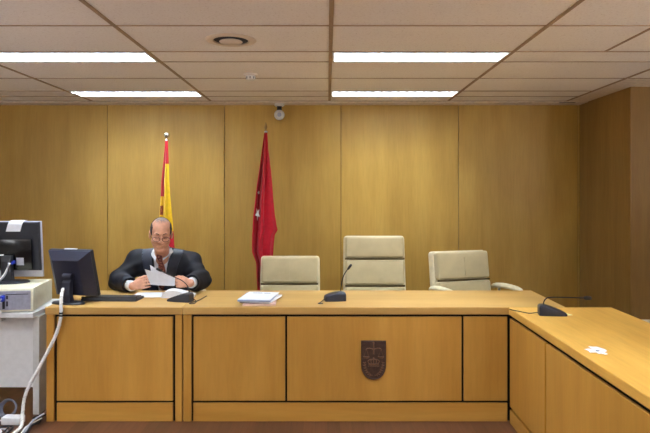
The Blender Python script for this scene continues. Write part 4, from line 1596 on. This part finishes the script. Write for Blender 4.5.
child('hair_strands', st, M['hair_thin'])
for q in (-1, 1):
    st = MB().tube([hp3(q * .014, -.0865, .025), hp3(q * .03, -.086, .032), hp3(q * .048, -.072, .026)], [.003, .0042, .002], seg=6, smooth=4)
    child('eyebrow', st, M['hair'])
    st = MB().tube([hp3(q * .0185, -.0865, -.001), hp3(q * .031, -.0892, -.0045), hp3(q * .0435, -.0835, -.001)], [.0008, .0013, .0008], seg=6, smooth=4)
    child('eyelash', st, M['mic_dark'])

gl = bpy.data.objects.new('eyeglasses', None)
r_ = MB()
for q in (-1, 1):
    ring = []
    for k in range(25):
        a = 2 * PI * k / 24
        ring.append(hp3(q * .033 + .025 * math.cos(a), -.103 + .010 * (abs(q * .033 + .025 * math.cos(a)) / .058) ** 2, -.006 + .017 * math.sin(a)))
    r_.tube(ring, .0019, seg=6)
    r_.tube([hp3(q * .057, -.094, .0), hp3(q * .076, -.06, .004), hp3(q * .083, .0, .008)], .0014, seg=6)
r_.tube([hp3(-.009, -.106, -.002), hp3(0, -.109, .001), hp3(.009, -.106, -.002)], .0014, seg=6)
bpy.data.objects.remove(gl)
child('eyeglasses', r_, M['mic_dark'], smooth=60)

# papers in his hands and on the desk
TLc, TRc, BRc, BLc = at(144.8, 269.3, 4.385), at(175.2, 276.8, 4.39), at(174.6, 285.9, 4.41), at(150.6, 284.6, 4.415)


def sheet_quad(tl, tr_, br, bl, bow, n=8):
    G = []
    for i in range(n + 1):
        t_ = i / n
        row = []
        for j in range(n + 1):
            s__ = j / n
            p_ = (tl * (1 - s__) + tr_ * s__) * (1 - t_) + (bl * (1 - s__) + br * s__) * t_
            row.append(p_ + Vector((0, bow * math.sin(PI * s__), bow * .4 * math.sin(PI * t_))))
        G.append(row)
    return MB().sheet(G, .0012)


o_ = sheet_quad(TLc, TRc, BRc, BLc, -.012).build('paper_sheet', M['paper'], loc=tuple(BLc))
tag(o_, 'white sheet of paper held in both hands of the man', 'paper', 'papers the man is reading')
o_ = sheet_quad(at(150, 265, 4.41), at(170, 276, 4.416), at(172, 282.5, 4.436), at(153, 283, 4.441), -.010).build('paper_sheet', M['paper'], loc=tuple(at(153, 283, 4.44)))
tag(o_, 'second white sheet with raised corner behind the sheet he holds', 'paper', 'papers the man is reading')


def desk_sheet(x, y_, ang, w_, d_, th, label, name='paper_sheet', cat='paper'):
    o_ = MB().box(-w_ / 2, w_ / 2, -d_ / 2, d_ / 2, 0, th, bev=min(th / 3, .001), seg=1).build(name, M['paper'], world=False)
    o_.location, o_.rotation_euler = (x, y_, ZT), (0, 0, ang)
    return tag(o_, label, cat, 'papers lying in front of the man')


desk_sheet(-1.345, 4.42, rad(2), .23, .20, .003, 'flat white papers on the desk left of the open booklet')
bk = MB()
G = []
for i in range(7):
    row = []
    for j in range(21):
        s__ = j / 20
        x = -1.215 + .235 * s__
        up = .040 * math.sin(PI * min(1, s__ * 1.6)) ** .8 * (1 - s__) if s__ < .625 else 0
        zz = ZT + .012 + .052 * math.sin(PI * s__) ** .6 * (1.12 - s__) + (.004 if s__ > .03 else 0)
        row.append(Vector((x - .012 * i / 6, 4.285 + .115 * i / 6 + .012 * s__, zz)))
    G.append(row)
bm_top = G
rows_b = []
for side_i in (0, 6):
    pass
bm = bmesh.new()
T = [[bm.verts.new(p_) for p_ in row] for row in G]
B = [[bm.verts.new((p_.x, p_.y, ZT + .0005)) for p_ in row] for row in G]
nr, nc = 7, 21
for i in range(nr - 1):
    for j in range(nc - 1):
        bm.faces.new((T[i][j], T[i][j + 1], T[i + 1][j + 1], T[i + 1][j]))
        bm.faces.new((B[i][j], B[i + 1][j], B[i + 1][j + 1], B[i][j + 1]))
for j in range(nc - 1):
    bm.faces.new((T[0][j], B[0][j], B[0][j + 1], T[0][j + 1]))
    bm.faces.new((T[-1][j], T[-1][j + 1], B[-1][j + 1], B[-1][j]))
for i in range(nr - 1):
    bm.faces.new((T[i][0], T[i + 1][0], B[i + 1][0], B[i][0]))
    bm.faces.new((T[i][-1], B[i][-1], B[i + 1][-1], T[i + 1][-1]))
bmesh.ops.recalc_face_normals(bm, faces=bm.faces)
me = bpy.data.meshes.new('open_booklet')
bm.to_mesh(me)
bm.free()
o_ = link_mesh('open_booklet', me, M['paper'], None, 40, loc=(-1.06, 4.37, ZT))
tag(o_, 'thick white booklet lying open on the desk behind the microphone', 'booklet')
